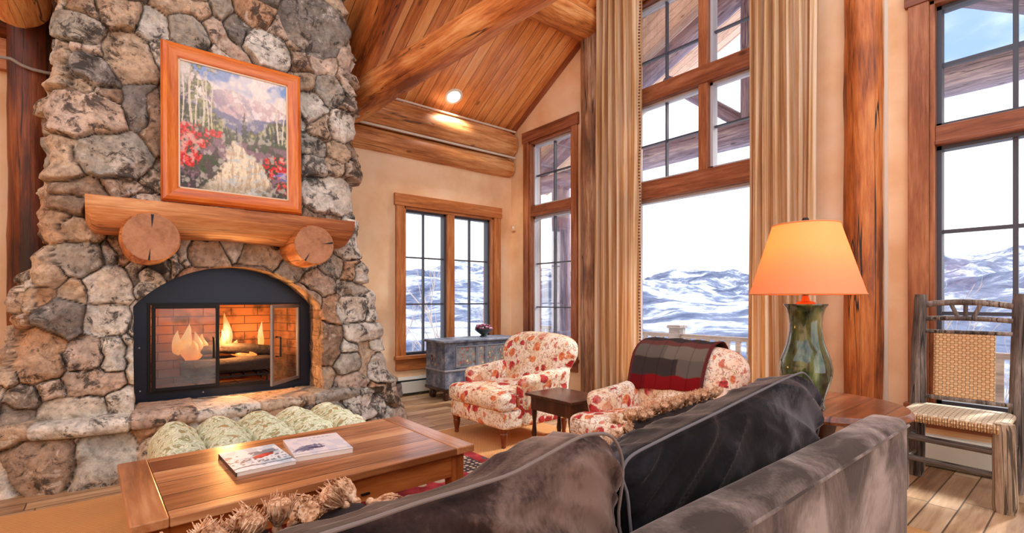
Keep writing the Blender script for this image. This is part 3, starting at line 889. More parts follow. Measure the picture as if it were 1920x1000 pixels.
def stone_field(X, Z, seeds, rng, warp=0.022, relief=0.055, joint=0.015):
    """angular fitted stones: a power diagram with several circles per long stone, flat tilted faces, bevelled edges"""
    Xw = X + (fbm(X * 4, Z * 4, 3, 3) - 0.5) * warp * 2 + (fbm(X * 16, Z * 16, 4, 3) - 0.5) * 0.022
    Zw = Z + (fbm(X * 4, Z * 4, 9, 3) - 0.5) * warp * 2 + (fbm(X * 16, Z * 16, 5, 3) - 0.5) * 0.022
    F1 = np.full(X.shape, 1e9); F2 = F1.copy(); I1 = np.zeros(X.shape, int)
    A1 = np.zeros(X.shape); B1 = np.zeros(X.shape); A2 = np.zeros(X.shape) + 9; B2 = np.zeros(X.shape) + 9
    for i, (cx, cz, rx, rz, an, _) in enumerate(seeds):
        big, sm = max(rx, rz), min(rx, rz); dirx, dirz = (math.cos(an), -math.sin(an)) if rx >= rz else (math.sin(an), math.cos(an))
        k = max(1, int(math.ceil(big / sm * 1.2)) ) if big > sm * 1.15 else 1
        pm = np.full(X.shape, 1e9); pa = np.zeros(X.shape); pb = np.zeros(X.shape)
        for q in range(k):
            o_ = 0 if k == 1 else (q / (k - 1) * 2 - 1) * (big - sm)
            ax, az = cx + dirx * o_, cz + dirz * o_
            d = (Xw - ax) ** 2 + (Zw - az) ** 2 - (sm * 1.05) ** 2
            lt = d < pm; pm = np.where(lt, d, pm); pa = np.where(lt, ax, pa); pb = np.where(lt, az, pb)
        lt = pm < F1; l2 = (~lt) & (pm < F2)
        F2 = np.where(lt, F1, np.where(l2, pm, F2)); A2 = np.where(lt, A1, np.where(l2, pa, A2)); B2 = np.where(lt, B1, np.where(l2, pb, B2))
        F1 = np.where(lt, pm, F1); A1 = np.where(lt, pa, A1); B1 = np.where(lt, pb, B1); I1 = np.where(lt, i, I1)
    bd = (F2 - F1) / (2 * np.hypot(A2 - A1, B2 - B1) + 1e-6)
    n = len(seeds)
    off = rng.uniform(-0.022, 0.034, n); tx = rng.uniform(-0.16, 0.16, n); tz = rng.uniform(-0.22, 0.12, n)
    tone = rng.uniform(0.88, 1.12, n)
    cx = np.array([s[0] for s in seeds]); cz = np.array([s[1] for s in seeds]); col = np.array([s[5] for s in seeds])
    t_ = np.clip(bd / joint, 0, 1); t_ = 1 - (1 - t_) ** 1.7
    # chipped facets and a low crown
    fac = (np.abs(fbm(X * 3.2 + 3, Z * 3.2, 31, 3) - 0.5)) * -0.20 + (fbm(X * 9, Z * 9, 21, 3, 0.5) - 0.5) * 0.045
    fine_ = (fbm(X * 26, Z * 26, 25, 3, 0.5) - 0.5) * 0.016
    h = t_ * (relief + off[I1] + tx[I1] * (X - cx[I1]) + tz[I1] * (Z - cz[I1]) + fac + fine_ + 0.012 * np.clip(bd / 0.08, 0, 1))
    cc = col[I1] * tone[I1][..., None] * (0.84 + 0.32 * fbm(X * 7, Z * 7, 41, 4))[..., None]
    warm = np.clip((fbm(X * 3.2, Z * 3.2, 77, 4) - 0.50) * 6, 0, 1)[..., None]
    cc = cc * (1 - 0.35 * warm) + PAL['T'] * 0.35 * warm
    mort = np.array(lin(70, 56, 46)[:3]); k = np.clip((bd - 0.0015) / 0.005, 0, 1)[..., None]
    return h, cc * k + mort * (1 - k)


fire = thing('stone_fireplace', 'floor to ceiling rough fieldstone fireplace with raised curved hearth', 'fireplace', (0.8, 4.9, 0))
rng = np.random.default_rng(5)
seeds = fill_stones(px_stones(STONES), -1.2, 3.2, 0.35, 4.4, rng, lo=0.06, hi=0.15)
ZL = [(690, 0), (675, 20), (620, 35), (590, 45), (545, 50), (500, 75), (450, 93), (375, 95), (345, 90), (335, 103), (260, 108), (230, 100), (182, 93), (172, 112), (150, 117), (60, 118), (0, 120)]
ZR = [(718, 733), (700, 722), (640, 712), (600, 705), (545, 700), (535, 684), (500, 680), (470, 662), (400, 663), (345, 661), (335, 668), (215, 666), (200, 656), (100, 655), (60, 652), (0, 646)]
def edge(tab):
    z = []; x = []
    for v, u in tab:
        X, Z, k = onY(u, v, 4.5); X, Z, k = onY(u, v, float(yf(Z))); z.append(Z); x.append(X)
    return z, x
zl, xl = edge(ZL); zr, xr = edge(ZR)
NR, NF, NS = 400, 330, 26
zs = np.linspace(0.40, 4.30, NR)
XL = np.interp(zs, zl, xl) + (fbm(zs * 6, zs * 0 + 2, 8, 3) - 0.5) * 0.05
XR = np.interp(zs, zr, xr) + (fbm(zs * 6, zs * 0 + 7, 12, 3) - 0.5) * 0.05
XL[zs < zl[0]] -= (zl[0] - zs[zs < zl[0]]) * 0.8
rc = 0.10
P0 = []; N0 = []; D0 = []
tt = np.linspace(0, 1, NF)
for z, a, b in zip(zs, XL, XR):
    y = float(yf(z)); row = []; nr = []; dm = []
    for i in range(NS):
        q = i / NS; yy = BY - (BY - y - rc) * q; row.append((a, yy, z)); nr.append((-1, 0, 0)); dm.append(a - (yy - y))
    for i in range(8):
        th = (i / 8) * PI / 2
        row.append((a + rc - rc * math.cos(th), y + rc - rc * math.sin(th), z)); nr.append((-math.cos(th), -math.sin(th), 0)); dm.append(a + (rc * 1.0) * (i / 8 - 1) + rc)
    for q in tt:
        x = a + rc + (b - a - 2 * rc) * q; row.append((x, y, z)); nr.append((0, -1, 0)); dm.append(x)
    for i in range(1, 9):
        th = (i / 8) * PI / 2
        row.append((b - rc + rc * math.sin(th), y + rc - rc * math.cos(th), z)); nr.append((math.sin(th), -math.cos(th), 0)); dm.append(b - rc + rc * i / 8)
    for i in range(1, NS + 1):
        q = i / NS; yy = y + rc + (BY - y - rc) * q; row.append((b, yy, z)); nr.append((1, 0, 0)); dm.append(b + (yy - y - rc))
    P0.append(row); N0.append(nr); D0.append(dm)
P0 = np.array(P0); N0 = np.array(N0); D0 = np.array(D0); ZZ = np.repeat(zs[:, None], D0.shape[1], 1)
h, cc = stone_field(D0, ZZ, seeds, rng)
# arched mouth
AX, AW, AR, AZ = 0.79, 0.65, 0.836, 0.624
dx = P0[..., 0] - AX; dep = np.minimum(AW - np.abs(dx), np.where(ZZ > AZ, AR - np.hypot(dx, ZZ - AZ), 9.0))
front = N0[..., 1] < -0.9
dep = np.where(front, dep, -1)
nc = P0.shape[1]
inside = dep > 0
allin = inside[:-1, :-1] & inside[1:, :-1] & inside[1:, 1:] & inside[:-1, 1:]
anyin = inside[:-1, :-1] | inside[1:, :-1] | inside[1:, 1:] | inside[:-1, 1:]
side_first = (AW - np.abs(dx)) <= np.where(ZZ > AZ, AR - np.hypot(dx, ZZ - AZ), 9.0)
sx = np.where(inside & side_first, AX + np.sign(dx) * AW, P0[..., 0]); sz = ZZ.copy()
rad = np.hypot(dx, ZZ - AZ); rad[rad == 0] = 1
arcm = inside & ~side_first
sx = np.where(arcm, AX + dx / rad * AR, sx); sz = np.where(arcm, AZ + (ZZ - AZ) / rad * AR, sz)
P0[..., 0] = sx; P0[..., 2] = sz
PP = P0 + N0 * h[..., None]
PP[..., 2] = np.minimum(PP[..., 2], CZ + SL * (BY - PP[..., 1]) - 0.015); PP[..., 1] = np.minimum(PP[..., 1], BY - 0.01)
V = PP.reshape(-1, 3); CV = cc.reshape(-1, 3)
ij = np.argwhere(~allin)
f = [(int(i * nc + j), int(i * nc + j + 1), int((i + 1) * nc + j + 1), int((i + 1) * nc + j)) for i, j in ij]
V = [tuple(p) for p in V]; CV = [tuple(c) for c in CV]
cnt = {}
for i, j in np.argwhere(anyin & ~allin):
    q = (i * nc + j, i * nc + j + 1, (i + 1) * nc + j + 1, (i + 1) * nc + j)
    for a in range(4):
        e = (int(q[a]), int(q[(a + 1) % 4])); cnt[tuple(sorted(e))] = cnt.get(tuple(sorted(e)), []) + [e]
bk = {}
inflat = inside.reshape(-1)
for k_, es in cnt.items():
    if len(es) == 1 and inflat[es[0][0]] and inflat[es[0][1]]:
        a, b = es[0]; ring = []
        for vtx in (a, b):
            if vtx not in bk:
                ids = [vtx]
                for s_ in range(1, 7):
                    p = V[vtx]; yq = p[1] + (4.75 - p[1]) * s_ / 6
                    w_ = (mnoise.noise(Vector((p[0] * 9, yq * 14, p[2] * 9)))) * 0.014
                    V.append((p[0] + w_, yq, p[2] + w_ * 0.6)); CV.append(tuple(np.array(CV[vtx]) * 0.5 + PAL['B'] * 0.5)); ids.append(len(V) - 1)
                bk[vtx] = ids
        A_, B_ = bk[a], bk[b]
        for s_ in range(6): f.append((B_[s_], A_[s_], A_[s_ + 1], B_[s_ + 1]))
link_mesh('chimney_breast', V, f, M['stone'], fire, (-0.8, -4.9, 0), col=CV, angle=180)

# hearth: rough base stones under thick cap slabs, along a curved front
HP = [(-1.9, 5.2), (-1.4, 4.72), (-1.0, 4.5), (-0.5, 4.31), (-0.17, 4.18), (0.17, 4.14), (0.75, 4.12), (1.46, 4.2), (2.0, 4.36), (2.22, 4.5), (2.32, 4.7), (2.36, 5.0), (2.36, 5.58)]
def resample(poly, step):
    out = [Vector((*poly[0], 0))]; acc = []
    pts = [Vector((*p, 0)) for p in poly]
    L = 0; S = [0]
    for a, b in zip(pts, pts[1:]): L += (b - a).length; S.append(L)
    n = int(L / step)
    r_ = []
    for i in range(n + 1):
        s_ = L * i / n; k_ = max(0, min(len(pts) - 2, int(np.searchsorted(S, s_) - 1)))
        r_.append(pts[k_].lerp(pts[k_ + 1], (s_ - S[k_]) / (S[k_ + 1] - S[k_])))
    for _ in range(12):
        r_ = [r_[0]] + [(r_[i - 1] + r_[i] * 2 + r_[i + 1]) / 4 for i in range(1, len(r_) - 1)] + [r_[-1]]
    return r_
hp = resample(HP, 0.012)
hn = []
for i in range(len(hp)):
    d = hp[min(i + 1, len(hp) - 1)] - hp[max(i - 1, 0)]; hn.append(Vector((d.y, -d.x, 0)).normalized())
ss = np.concatenate([[0], np.cumsum([(hp[i + 1] - hp[i]).length for i in range(len(hp) - 1)])])
# offset so that the running length equals X near the middle of the front
i0 = min(range(len(hp)), key=lambda i: abs(hp[i].x - 0.4)); sdom = ss - ss[i0] + 0.4
hz = np.linspace(-0.02, 0.34, 36)
SD, HZ = np.meshgrid(sdom, hz)
hseeds = fill_stones(px_stones('70 875 78 44 0 B;192 862 56 60 0 G;110 832 30 10 0 G;30 836 26 12 0 T;155 832 30 14 0 P;640 790 40 26 0 G;690 768 36 26 0 W;735 750 12 40 0 W;300 850 40 40 0 T', 4.15), -2.2, 4.2, 0.0, 0.33, rng, lo=0.08, hi=0.2)
hh_, hc_ = stone_field(SD, HZ, hseeds, rng, relief=0.07, joint=0.03)
bulge = np.interp(hz, [-0.02, 0.1, 0.34], [0.06, 0.05, -0.03])
rows = []
for i in range(len(hz)):
    rows.append([tuple(hp[j] + hn[j] * (float(hh_[i, j]) + float(bulge[i]) - 0.05) + Vector((0, 0, float(hz[i])))) for j in range(len(hp))])
mb = MB(); mb.grid(rows); mb.c = [tuple(c) for c in hc_.reshape(-1, 3)]
mb.build('hearth_base', M['stone'], fire, (-0.8, -4.9, 0), angle=180, fix=False)
# cap slabs: one continuous ledge of butted slabs, each with its own height, tone and overhang
joints = np.cumsum(rng.uniform(0.34, 0.62, 20)) - 2.4
jid = np.searchsorted(joints, sdom)
dj = np.min(np.abs(sdom[:, None] - joints[None, :]), axis=1)
notch = np.clip(dj / 0.012, 0, 1); notch = notch * (2 - notch)
so = rng.uniform(-0.015, 0.02, 24)[jid]; sh = rng.uniform(-0.012, 0.012, 24)[jid]; tone = [PAL[k] for k in 'TGWTWPWTGWTGWPTWTGWTWPWTG']
prof = [(-0.46, 0.415), (-0.3, 0.42), (-0.16, 0.424), (-0.08, 0.424), (-0.03, 0.42), (-0.01, 0.412), (0.006, 0.40), (0.012, 0.385), (0.014, 0.37), (0.012, 0.355), (0.006, 0.338), (-0.006, 0.324), (-0.03, 0.315), (-0.1, 0.312)]
rows = []; cols = []
for (d, z) in prof:
    row = []
    for j in range(len(hp)):
        nz = mnoise.noise(Vector((sdom[j] * 7, d * 7, z * 16))) * 0.018 + mnoise.noise(Vector((sdom[j] * 22, d * 20, z * 40))) * 0.009
        edge_ = 1.0 if d > -0.05 else 0.3
        p = hp[j] + hn[j] * (d + edge_ * (nz + float(so[j]) - 0.015 * (1 - float(notch[j]))))
        row.append((p.x, p.y, z + float(sh[j]) * (1 if z > 0.36 else 0.4) + nz * 0.35 - 0.012 * (1 - float(notch[j])) * (1 if z > 0.36 else -1)))
        k_ = 0.8 + 0.4 * (0.5 + 0.5 * mnoise.noise(Vector((sdom[j] * 6, d * 6, 3))))
        cols.append(tuple(tone[jid[j] % 24] * k_ * (0.55 + 0.45 * float(notch[j]))))
    rows.append(row)
mb = MB(); mb.grid(rows); mb.c = cols
mb.build('hearth_slab', M['stone'], fire, (-0.8, -4.9, 0), angle=180, fix=False)
mb = MB(); mb.box(-1.6, 2.2, 4.55, BY, 0.0, 0.405, col=tuple(PAL['G'])); mb.build('hearth_core', M['stone'], fire, (-0.8, -4.9, 0), smooth=False)

# ------------------------------------------------------------------ firebox insert with glass doors
IY = 4.68
ins = thing('fireplace_insert', 'black arched steel fireplace insert with one glass door open', 'fireplace insert', (0.79, IY, 0.425))
L0 = (-0.79, -IY, -0.425)
def arc(n=28):
    return [(AX + (AR + 0.03) * math.sin(a), AZ + (AR + 0.03) * math.cos(a)) for a in np.linspace(-0.915, 0.915, n)]
DX0, DX1, DZ0, DZ1 = 0.255, 1.335, 0.49, 1.155
p = MB()
p.prism([(0.10, DZ1), *[(x, max(z, DZ1)) for x, z in arc()], (1.48, DZ1)], IY, IY + 0.03)
p.prism([(0.10, 0.40), (DX0, 0.40), (DX0, DZ1), (0.10, DZ1)], IY, IY + 0.03)
p.prism([(DX1, 0.40), (1.48, 0.40), (1.48, DZ1), (DX1, DZ1)], IY, IY + 0.03)
p.prism([(DX0, 0.40), (DX1, 0.40), (DX1, DZ0), (DX0, DZ0)], IY, IY + 0.03)
p.build('face_plate', M['black'], ins, L0, smooth=False)
p = MB()
for r_ in ((DX0 - 0.02, DX0, DZ0 - 0.02, DZ1 + 0.02), (DX1, DX1 + 0.02, DZ0 - 0.02, DZ1 + 0.02), (DX0, DX1, DZ1, DZ1 + 0.02), (DX0, DX1, DZ0 - 0.02, DZ0)):
    p.box(r_[0], r_[1], IY - 0.012, IY + 0.02, r_[2], r_[3])
p.build('door_surround', M['black2'], ins, L0, smooth=False)
for x, z in ((0.185, 0.83), (0.19, 0.50), (0.60, 0.445)):
    MB().lathe([(0.0, 0.006), (0.006, 0.004), (0.008, 0)], 10).build('rivet', M['steel'], ins, (x + L0[0], IY - 0.001 + L0[1], z + L0[2]), (R(90), 0, 0))
p = MB(); D = 0.46
p.box(0.20, 1.39, IY + 0.03, IY + D, 0.455, 0.475)
p.box(0.20, 1.39, IY + 0.03, IY + D, 1.2, 1.22)
p.box(0.30, 1.29, IY + D, IY + D + 0.02, 0.455, 1.22)
p.prism([(0.20, IY + 0.03), (0.32, IY + D), (0.30, IY + D + 0.02), (0.17, IY + 0.03)], 0.455, 1.22, 'Z')
p.prism([(1.39, IY + 0.03), (1.42, IY + 0.03), (1.29, IY + D + 0.02), (1.27, IY + D)], 0.455, 1.22, 'Z')
p.build('firebox_lining', M['firebrick'], ins, L0, smooth=False)
def fdoor(parent, hinge_x, sgn, ang, fm):
    """door hinged at hinge_x; local x runs from the hinge to the free edge"""
    wd, hz_ = 0.45 if sgn > 0 else 0.44, DZ1 - DZ0
    dr = MB()
    fr = 0.026
    for r_ in ((0, fr, 0, hz_), (wd - fr, wd, 0, hz_), (fr, wd - fr, 0, fr), (fr, wd - fr, hz_ - fr, hz_)):
        dr.box(r_[0] * sgn, r_[1] * sgn, -0.02, 0.0, r_[2], r_[3])
    o = dr.build('door', fm, parent, (hinge_x + L0[0], IY - 0.014 + L0[1], DZ0 + L0[2]), (0, 0, ang), smooth=False, bevel=0.002)
    g = MB(); g.box(fr * sgn, (wd - fr) * sgn, -0.013, -0.008, fr, hz_ - fr); g.build('door_glass', M['fireglass'] if sgn > 0 else M['glass'], o, smooth=False)
    hd = MB(); hx = (wd - 0.045) * sgn if sgn > 0 else (wd - 0.05) * sgn
    hd.tube([(hx, -0.02, 0.24), (hx, -0.06, 0.24), (hx, -0.06, 0.40), (hx, -0.02, 0.40)], 0.008, 8); hd.build('door_handle', M['black2'], o)
    return o
fdoor(ins, DX0 + 0.005, 1, R(-1.5), M['black2'])
od = fdoor(ins, DX1 - 0.005, -1, R(46), M['steel']); od['label'] = 'grey door swung open'
# logs, grate, flames
g = MB()
for i in range(7): g.box(0.52 + i * 0.1, 0.532 + i * 0.1, IY + 0.10, IY + 0.36, 0.545, 0.56)
for y in (IY + 0.12, IY + 0.34): g.box(0.5, 1.15, y, y + 0.012, 0.53, 0.545)
for x in (0.56, 1.1):
    for y in (IY + 0.12, IY + 0.34): g.box(x, x + 0.012, y, y + 0.012, 0.475, 0.53)
tag(g.build('fire_grate', M['black2'], smooth=False), 'black iron grate carrying the burning logs', 'grate')
LG = [((0.46, IY + 0.15, 0.63), (1.16, IY + 0.13, 0.64), 0.068, 'thick charred log lying at the front of the grate'),
      ((0.50, IY + 0.30, 0.635), (1.13, IY + 0.31, 0.64), 0.066, 'charred log lying at the back of the grate'),
      ((0.76, IY + 0.23, 0.775), (1.17, IY + 0.16, 0.735), 0.05, 'short charred log lying across on the right'),
      ((0.52, IY + 0.24, 0.76), (0.86, IY + 0.22, 0.775), 0.045, 'thin charred log lying beneath the biggest flame')]
for a, b, r_, lb in LG:
    tag(log('firewood_log', a, b, r_, r_ * 0.9, M['char'], rough=0.10, step=0.05), lb, 'log', 'logs burning on the grate')
def flame(x, y, z, h_, w_, sd):
    rows = []; n = 14
    for i in range(n + 1):
        q = i / n; wq = w_ * (math.sin(PI * (q ** 0.62)) ** 0.9) * (1 - 0.25 * q) + 0.001
        ox = 0.35 * w_ * math.sin(q * 5 + sd) * q; oy = 0.2 * w_ * math.cos(q * 4 + sd)
        rows.append([(x + ox + wq * math.cos(a) * (1 + 0.35 * mnoise.noise(Vector((math.cos(a) * 2 + sd, math.sin(a) * 2, q * 4)))), y + oy + wq * 0.45 * math.sin(a), z + h_ * q + 0.25 * w_ * mnoise.noise(Vector((math.cos(a) * 1.5 + sd, math.sin(a) * 1.5, q * 3)))) for a in [2 * PI * k / 12 for k in range(12)]])
    return rows
fl_ = MB()
for (x, y, z, h_, w_) in ((0.51, IY + 0.2, 0.70, 0.30, 0.055), (0.45, IY + 0.22, 0.74, 0.2, 0.045), (0.58, IY + 0.2, 0.69, 0.24, 0.05), (0.63, IY + 0.23, 0.74, 0.17, 0.04), (0.54, IY + 0.15, 0.68, 0.18, 0.06), (0.80, IY + 0.22, 0.76, 0.32, 0.045),
                          (0.77, IY + 0.2, 0.74, 0.2, 0.04), (0.93, IY + 0.18, 0.69, 0.09, 0.06), (0.98, IY + 0.14, 0.68, 0.06, 0.05), (1.09, IY + 0.27, 0.76, 0.24, 0.028), (0.88, IY + 0.25, 0.70, 0.14, 0.05)):
    fl_.grid(flame(x, y, z, h_, w_, x * 31), closed=True)
tag(fl_.build('fire_flames', M['flame'], fix=False), 'orange flames rising from the logs in the fireplace', 'fire', kind='stuff')
lt = bpy.data.lights.new('fire_light', 'POINT'); lt.energy = 16; lt.color = (1.0, 0.42, 0.13); lt.shadow_soft_size = 0.08
lo = bpy.data.objects.new('fire_light', lt); C.objects.link(lo); lo.location = (0.80, IY + 0.14, 0.88)

# mantel: flat-topped half log on two log corbels
man = thing('mantel', 'flat topped log mantel shelf on two round log brackets', 'mantel', (0.78, 4.4, 1.6))
ML = (-0.78, -4.4, -1.6)
v = []; f = []
NX, NA = 60, 22
for i in range(NX + 1):
    q = i / NX; x = -0.11 + 1.735 * q
    e = min(1.0, min(q, 1 - q) / 0.045); e = 0.72 + 0.28 * math.sqrt(max(0, 1 - (1 - e) ** 2))
    for j in range(NA + 1):
        a = PI + PI * j / NA   # lower half circle from front to back... front is -Y
        rr = 1 + 0.05 * mnoise.noise(Vector((x * 2.2, math.cos(a), math.sin(a))))
        v.append((x, 4.31 + 0.235 * rr * math.cos(a) * (1 if j < NA / 2 else 1.05), 1.885 - (0.245 * e * rr * abs(math.sin(a)) ** 0.7) - (0.02 if j in (0, NA) else 0) + (0.0 if 0 < j < NA else 0)))
for i in range(NX):
    for j in range(NA):
        a = i * (NA + 1) + j; f.append((a, a + 1, a + NA + 2, a + NA + 1))
    f.append((i * (NA + 1) + NA, i * (NA + 1), (i + 1) * (NA + 1), (i + 1) * (NA + 1) + NA))
f.append(tuple(range(NA + 1))); f.append(tuple(NX * (NA + 1) + j for j in range(NA, -1, -1)))
mm = MB().add(v, f)
mx_wood = wood('mantel_wood', lin(150, 84, 42), lin(204, 136, 82), lin(230, 178, 124), 'X', rough=0.5, cracks=0.5, bump=0.3, blotch=0.9)
mm.build('shelf', mx_wood, man, ML, angle=40)
for cx, cz, r_, lb in ((0.222, 1.61, 0.165, 3), (1.262, 1.632, 0.160, 8)):
    o = log('corbel', (cx - 0.78, 0.10, cz - 1.6), (cx - 0.78, -0.42, cz - 1.6), r_, r_, M['log'], man, seed=lb, step=0.05, rough=0.03)
    v, f = log_mesh(0.004, r_ - 0.006, r_ - 0.006, lb, n=40, rough=0.03)
    # the sawn face with radial checks
    fc = MB(); fc.lathe([(0.0, 0.0), (r_ - 0.012, 0.0), (r_ - 0.010, -0.006)], 40)
    e = fc.build('sawn_face', M['log_end'], o, (0, 0, 0.5225)); e['label'] = 'pale sawn end grain'
    for an, l0, l1, wd in ((R(88 if lb == 3 else 10), 0.35, 0.97, 0.008), (R(-95 if lb == 3 else -120), 0.45, 1.0, 0.006)):
        ck = MB(); a0, a1 = l0 * r_, l1 * (r_ - 0.012)
        dx_, dy_ = math.cos(an), math.sin(an)
        ck.add([(dx_ * a0, dy_ * a0, 0.0), (dx_ * a1 - dy_ * wd, dy_ * a1 + dx_ * wd, 0.0), (dx_ * a1 + dy_ * wd, dy_ * a1 - dx_ * wd, 0.0),
                (dx_ * a0, dy_ * a0, 0.002), (dx_ * a1 - dy_ * wd, dy_ * a1 + dx_ * wd, 0.002), (dx_ * a1 + dy_ * wd, dy_ * a1 - dx_ * wd, 0.002)],
               [(0, 1, 2), (5, 4, 3), (0, 3, 4, 1), (1, 4, 5, 2), (2, 5, 3, 0)])
        ck.build('drying_crack', M['black2'], o, (0, 0, 0.5225), smooth=False)

# ------------------------------------------------------------------ painting over the mantel
def image_mesh(img, w_, h_, name, mat, parent, loc, rot=None):
    """a flat picture: img rows from the bottom up, linear RGB"""
    ny, nx = img.shape[:2]
    v = [((i / (nx - 1) - 0.5) * w_, 0, j / (ny - 1) * h_) for j in range(ny) for i in range(nx)]
    f = [(j * nx + i, j * nx + i + 1, (j + 1) * nx + i + 1, (j + 1) * nx + i) for j in range(ny - 1) for i in range(nx - 1)]
    return link_mesh(name, v, f, mat, parent, loc, rot, smooth=False, col=img.reshape(-1, 3))


def lc(*c): return np.array(lin(*c)[:3])


def mixi(img, c, a):
    a = np.clip(a, 0, 1)[..., None]
    return img * (1 - a) + np.asarray(c) * a


def sst(x, a, b):
    q = np.clip((x - a) / (b - a), 0, 1); return q * q * (3 - 2 * q)


def landscape(nx=210, ny=250):
    X, Y = np.meshgrid(np.linspace(0, 1, nx), np.linspace(0, 1, ny))
    n = fbm(X * 9, Y * 9, 1, 5); nf = fbm(X * 34, Y * 34, 2, 4); st = fbm(X * 60, Y * 18, 5, 3)
    img = np.ones((ny, nx, 3)) * lc(240, 232, 230)
    img = mixi(img, lc(104, 150, 214), sst(fbm(X * 4 + 2, Y * 5, 6, 4), 0.52, 0.62) * sst(Y, 0.74, 0.9))
    rid = 0.77 + 0.09 * np.exp(-((X - 0.42) / 0.16) ** 2) + 0.05 * np.exp(-((X - 0.78) / 0.14) ** 2) - 0.05 * np.abs(X - 0.5) + (fbm(X * 7, X * 0, 7, 4) - 0.5) * 0.08
    mt = sst(rid - Y, 0, 0.008)
    img = mixi(img, lc(206, 178, 186), mt); img = mixi(img, lc(240, 230, 232), mt * sst(n + (nf - 0.5) * 0.5, 0.47, 0.56)); img = mixi(img, lc(138, 124, 158), mt * sst(fbm(X * 12 + Y * 9, Y * 8, 8, 4), 0.55, 0.66) * 0.8)
    r2 = 0.62 + 0.10 * np.abs(X - 0.58) / 0.5 + (fbm(X * 9, X * 0 + 4, 9, 4) - 0.5) * 0.06
    img = mixi(img, lc(96, 104, 150), sst(r2 - Y, 0, 0.015)); img = mixi(img, lc(120, 132, 160), sst(r2 - Y, 0, 0.02) * sst(nf, 0.5, 0.6) * 0.6)
    r3 = 0.50 + 0.40 * np.abs(X - 0.56) ** 0.9 + (fbm(X * 16, X * 0 + 1, 19, 4) - 0.5) * 0.12
    g = sst(r3 - Y, 0, 0.02)
    img = mixi(img, lc(92, 104, 66), g); img = mixi(img, lc(168, 168, 112), g * sst(nf, 0.48, 0.6)); img = mixi(img, lc(40, 50, 38), g * sst(st, 0.52, 0.62) * 0.9)
    for cx, b_, t_, w_ in ((0.575, 0.44, 0.69, 0.055), (0.50, 0.44, 0.55, 0.03), (0.80, 0.44, 0.60, 0.05), (0.88, 0.44, 0.63, 0.05), (0.70, 0.44, 0.54, 0.03), (0.40, 0.45, 0.56, 0.03)):
        q = (Y - b_) / (t_ - b_); half = w_ * (1 - q) * (0.7 + 0.3 * np.sin(q * 40)) + 0.002
        img = mixi(img, lc(36, 52, 44), ((np.abs(X - cx) < half) & (q > 0) & (q < 1)) * 0.95)
    lf = sst(0.30 - X + (n - 0.5) * 0.25, 0, 0.06) * sst(Y, 0.46, 0.52)
    img = mixi(img, lc(60, 70, 40), lf * sst(nf, 0.42, 0.5) * 0.95); img = mixi(img, lc(150, 156, 92), lf * sst(nf, 0.53, 0.62) * 0.9); img = mixi(img, lc(38, 36, 30), lf * sst(0.16 - X, 0, 0.1) * 0.6)
    for cx, w_ in ((0.035, 0.006), (0.105, 0.011), (0.155, 0.006), (0.205, 0.009), (0.245, 0.006), (0.29, 0.006), (0.90, 0.009), (0.955, 0.007), (0.985, 0.006)):
        bend = cx + 0.012 * np.sin(Y * 9 + cx * 40)
        img = mixi(img, lc(222, 214, 190), (np.abs(X - bend) < w_) * sst(Y, 0.44, 0.47) * sst(0.93 - Y, 0, 0.1) * 0.9)
    img = mixi(img, lc(92, 78, 74), sst(0.47 - Y, 0, 0.02)); img = mixi(img, lc(70, 86, 52), sst(0.49 - Y, 0, 0.02) * sst(nf, 0.46, 0.56))
    img = mixi(img, lc(150, 116, 130), sst(0.45 - Y, 0, 0.03) * sst(n, 0.53, 0.6) * 0.8)
    pc = 0.54 + 0.06 * np.sin(Y * 10) - 0.16 * (0.3 - Y) * (Y < 0.3); pw = np.interp(Y, [0.02, 0.2, 0.33, 0.44], [0.34, 0.24, 0.13, 0.02])
    pth = sst(pw - np.abs(X - pc) + (nf - 0.5) * 0.10, 0, 0.04) * sst(0.45 - Y, 0, 0.02)
    img = mixi(img, lc(238, 226, 196), pth); img = mixi(img, lc(196, 166, 128), pth * sst(st, 0.50, 0.6) * 0.8); img = mixi(img, lc(150, 140, 118), pth * sst(0.17 - Y, 0, 0.14) * 0.7); img = mixi(img, lc(190, 206, 206), pth * sst(fbm(X * 20, Y * 40, 33, 3), 0.58, 0.64) * 0.7)
    for (cx, cy, rx, ry) in ((0.10, 0.42, 0.17, 0.11), (0.07, 0.26, 0.13, 0.09), (0.92, 0.28, 0.17, 0.09), (0.96, 0.10, 0.10, 0.06), (0.86, 0.22, 0.10, 0.05), (0.32, 0.47, 0.07, 0.03)):
        d = ((X - cx) / rx) ** 2 + ((Y - cy) / ry) ** 2
        k = sst(1.1 - d + (n - 0.5) * 0.8, 0, 0.3)
        img = mixi(img, lc(70, 66, 40), k * 0.8); img = mixi(img, lc(206, 28, 30), k * sst(nf, 0.47, 0.53)); img = mixi(img, lc(240, 92, 74), k * sst(fbm(X * 50, Y * 50, 51, 3), 0.56, 0.64) * 0.85)
    d = ((X - 0.93) / 0.09) ** 2 + ((Y - 0.19) / 0.05) ** 2
    img = mixi(img, lc(122, 124, 190), sst(1 - d, 0, 0.4) * sst(nf, 0.46, 0.55))
    dk = sst(0.30 - X - 0.3 * Y, 0, 0.15) * sst(0.2 - Y, 0, 0.1); img = mixi(img, lc(46, 38, 30), dk * sst(nf, 0.4, 0.52) * 0.85)
    dk = sst(X - 0.62, 0, 0.2) * sst(0.16 - Y, 0, 0.1); img = mixi(img, lc(58, 58, 48), dk * sst(n, 0.42, 0.52) * 0.7)
    img = img * (0.80 + 0.40 * fbm(X * 80, Y * 80, 61, 2))[..., None]
    mist = np.exp(-((X - 0.5) / 0.5) ** 2) * sst(Y, 0.15, 0.8) * 0.30
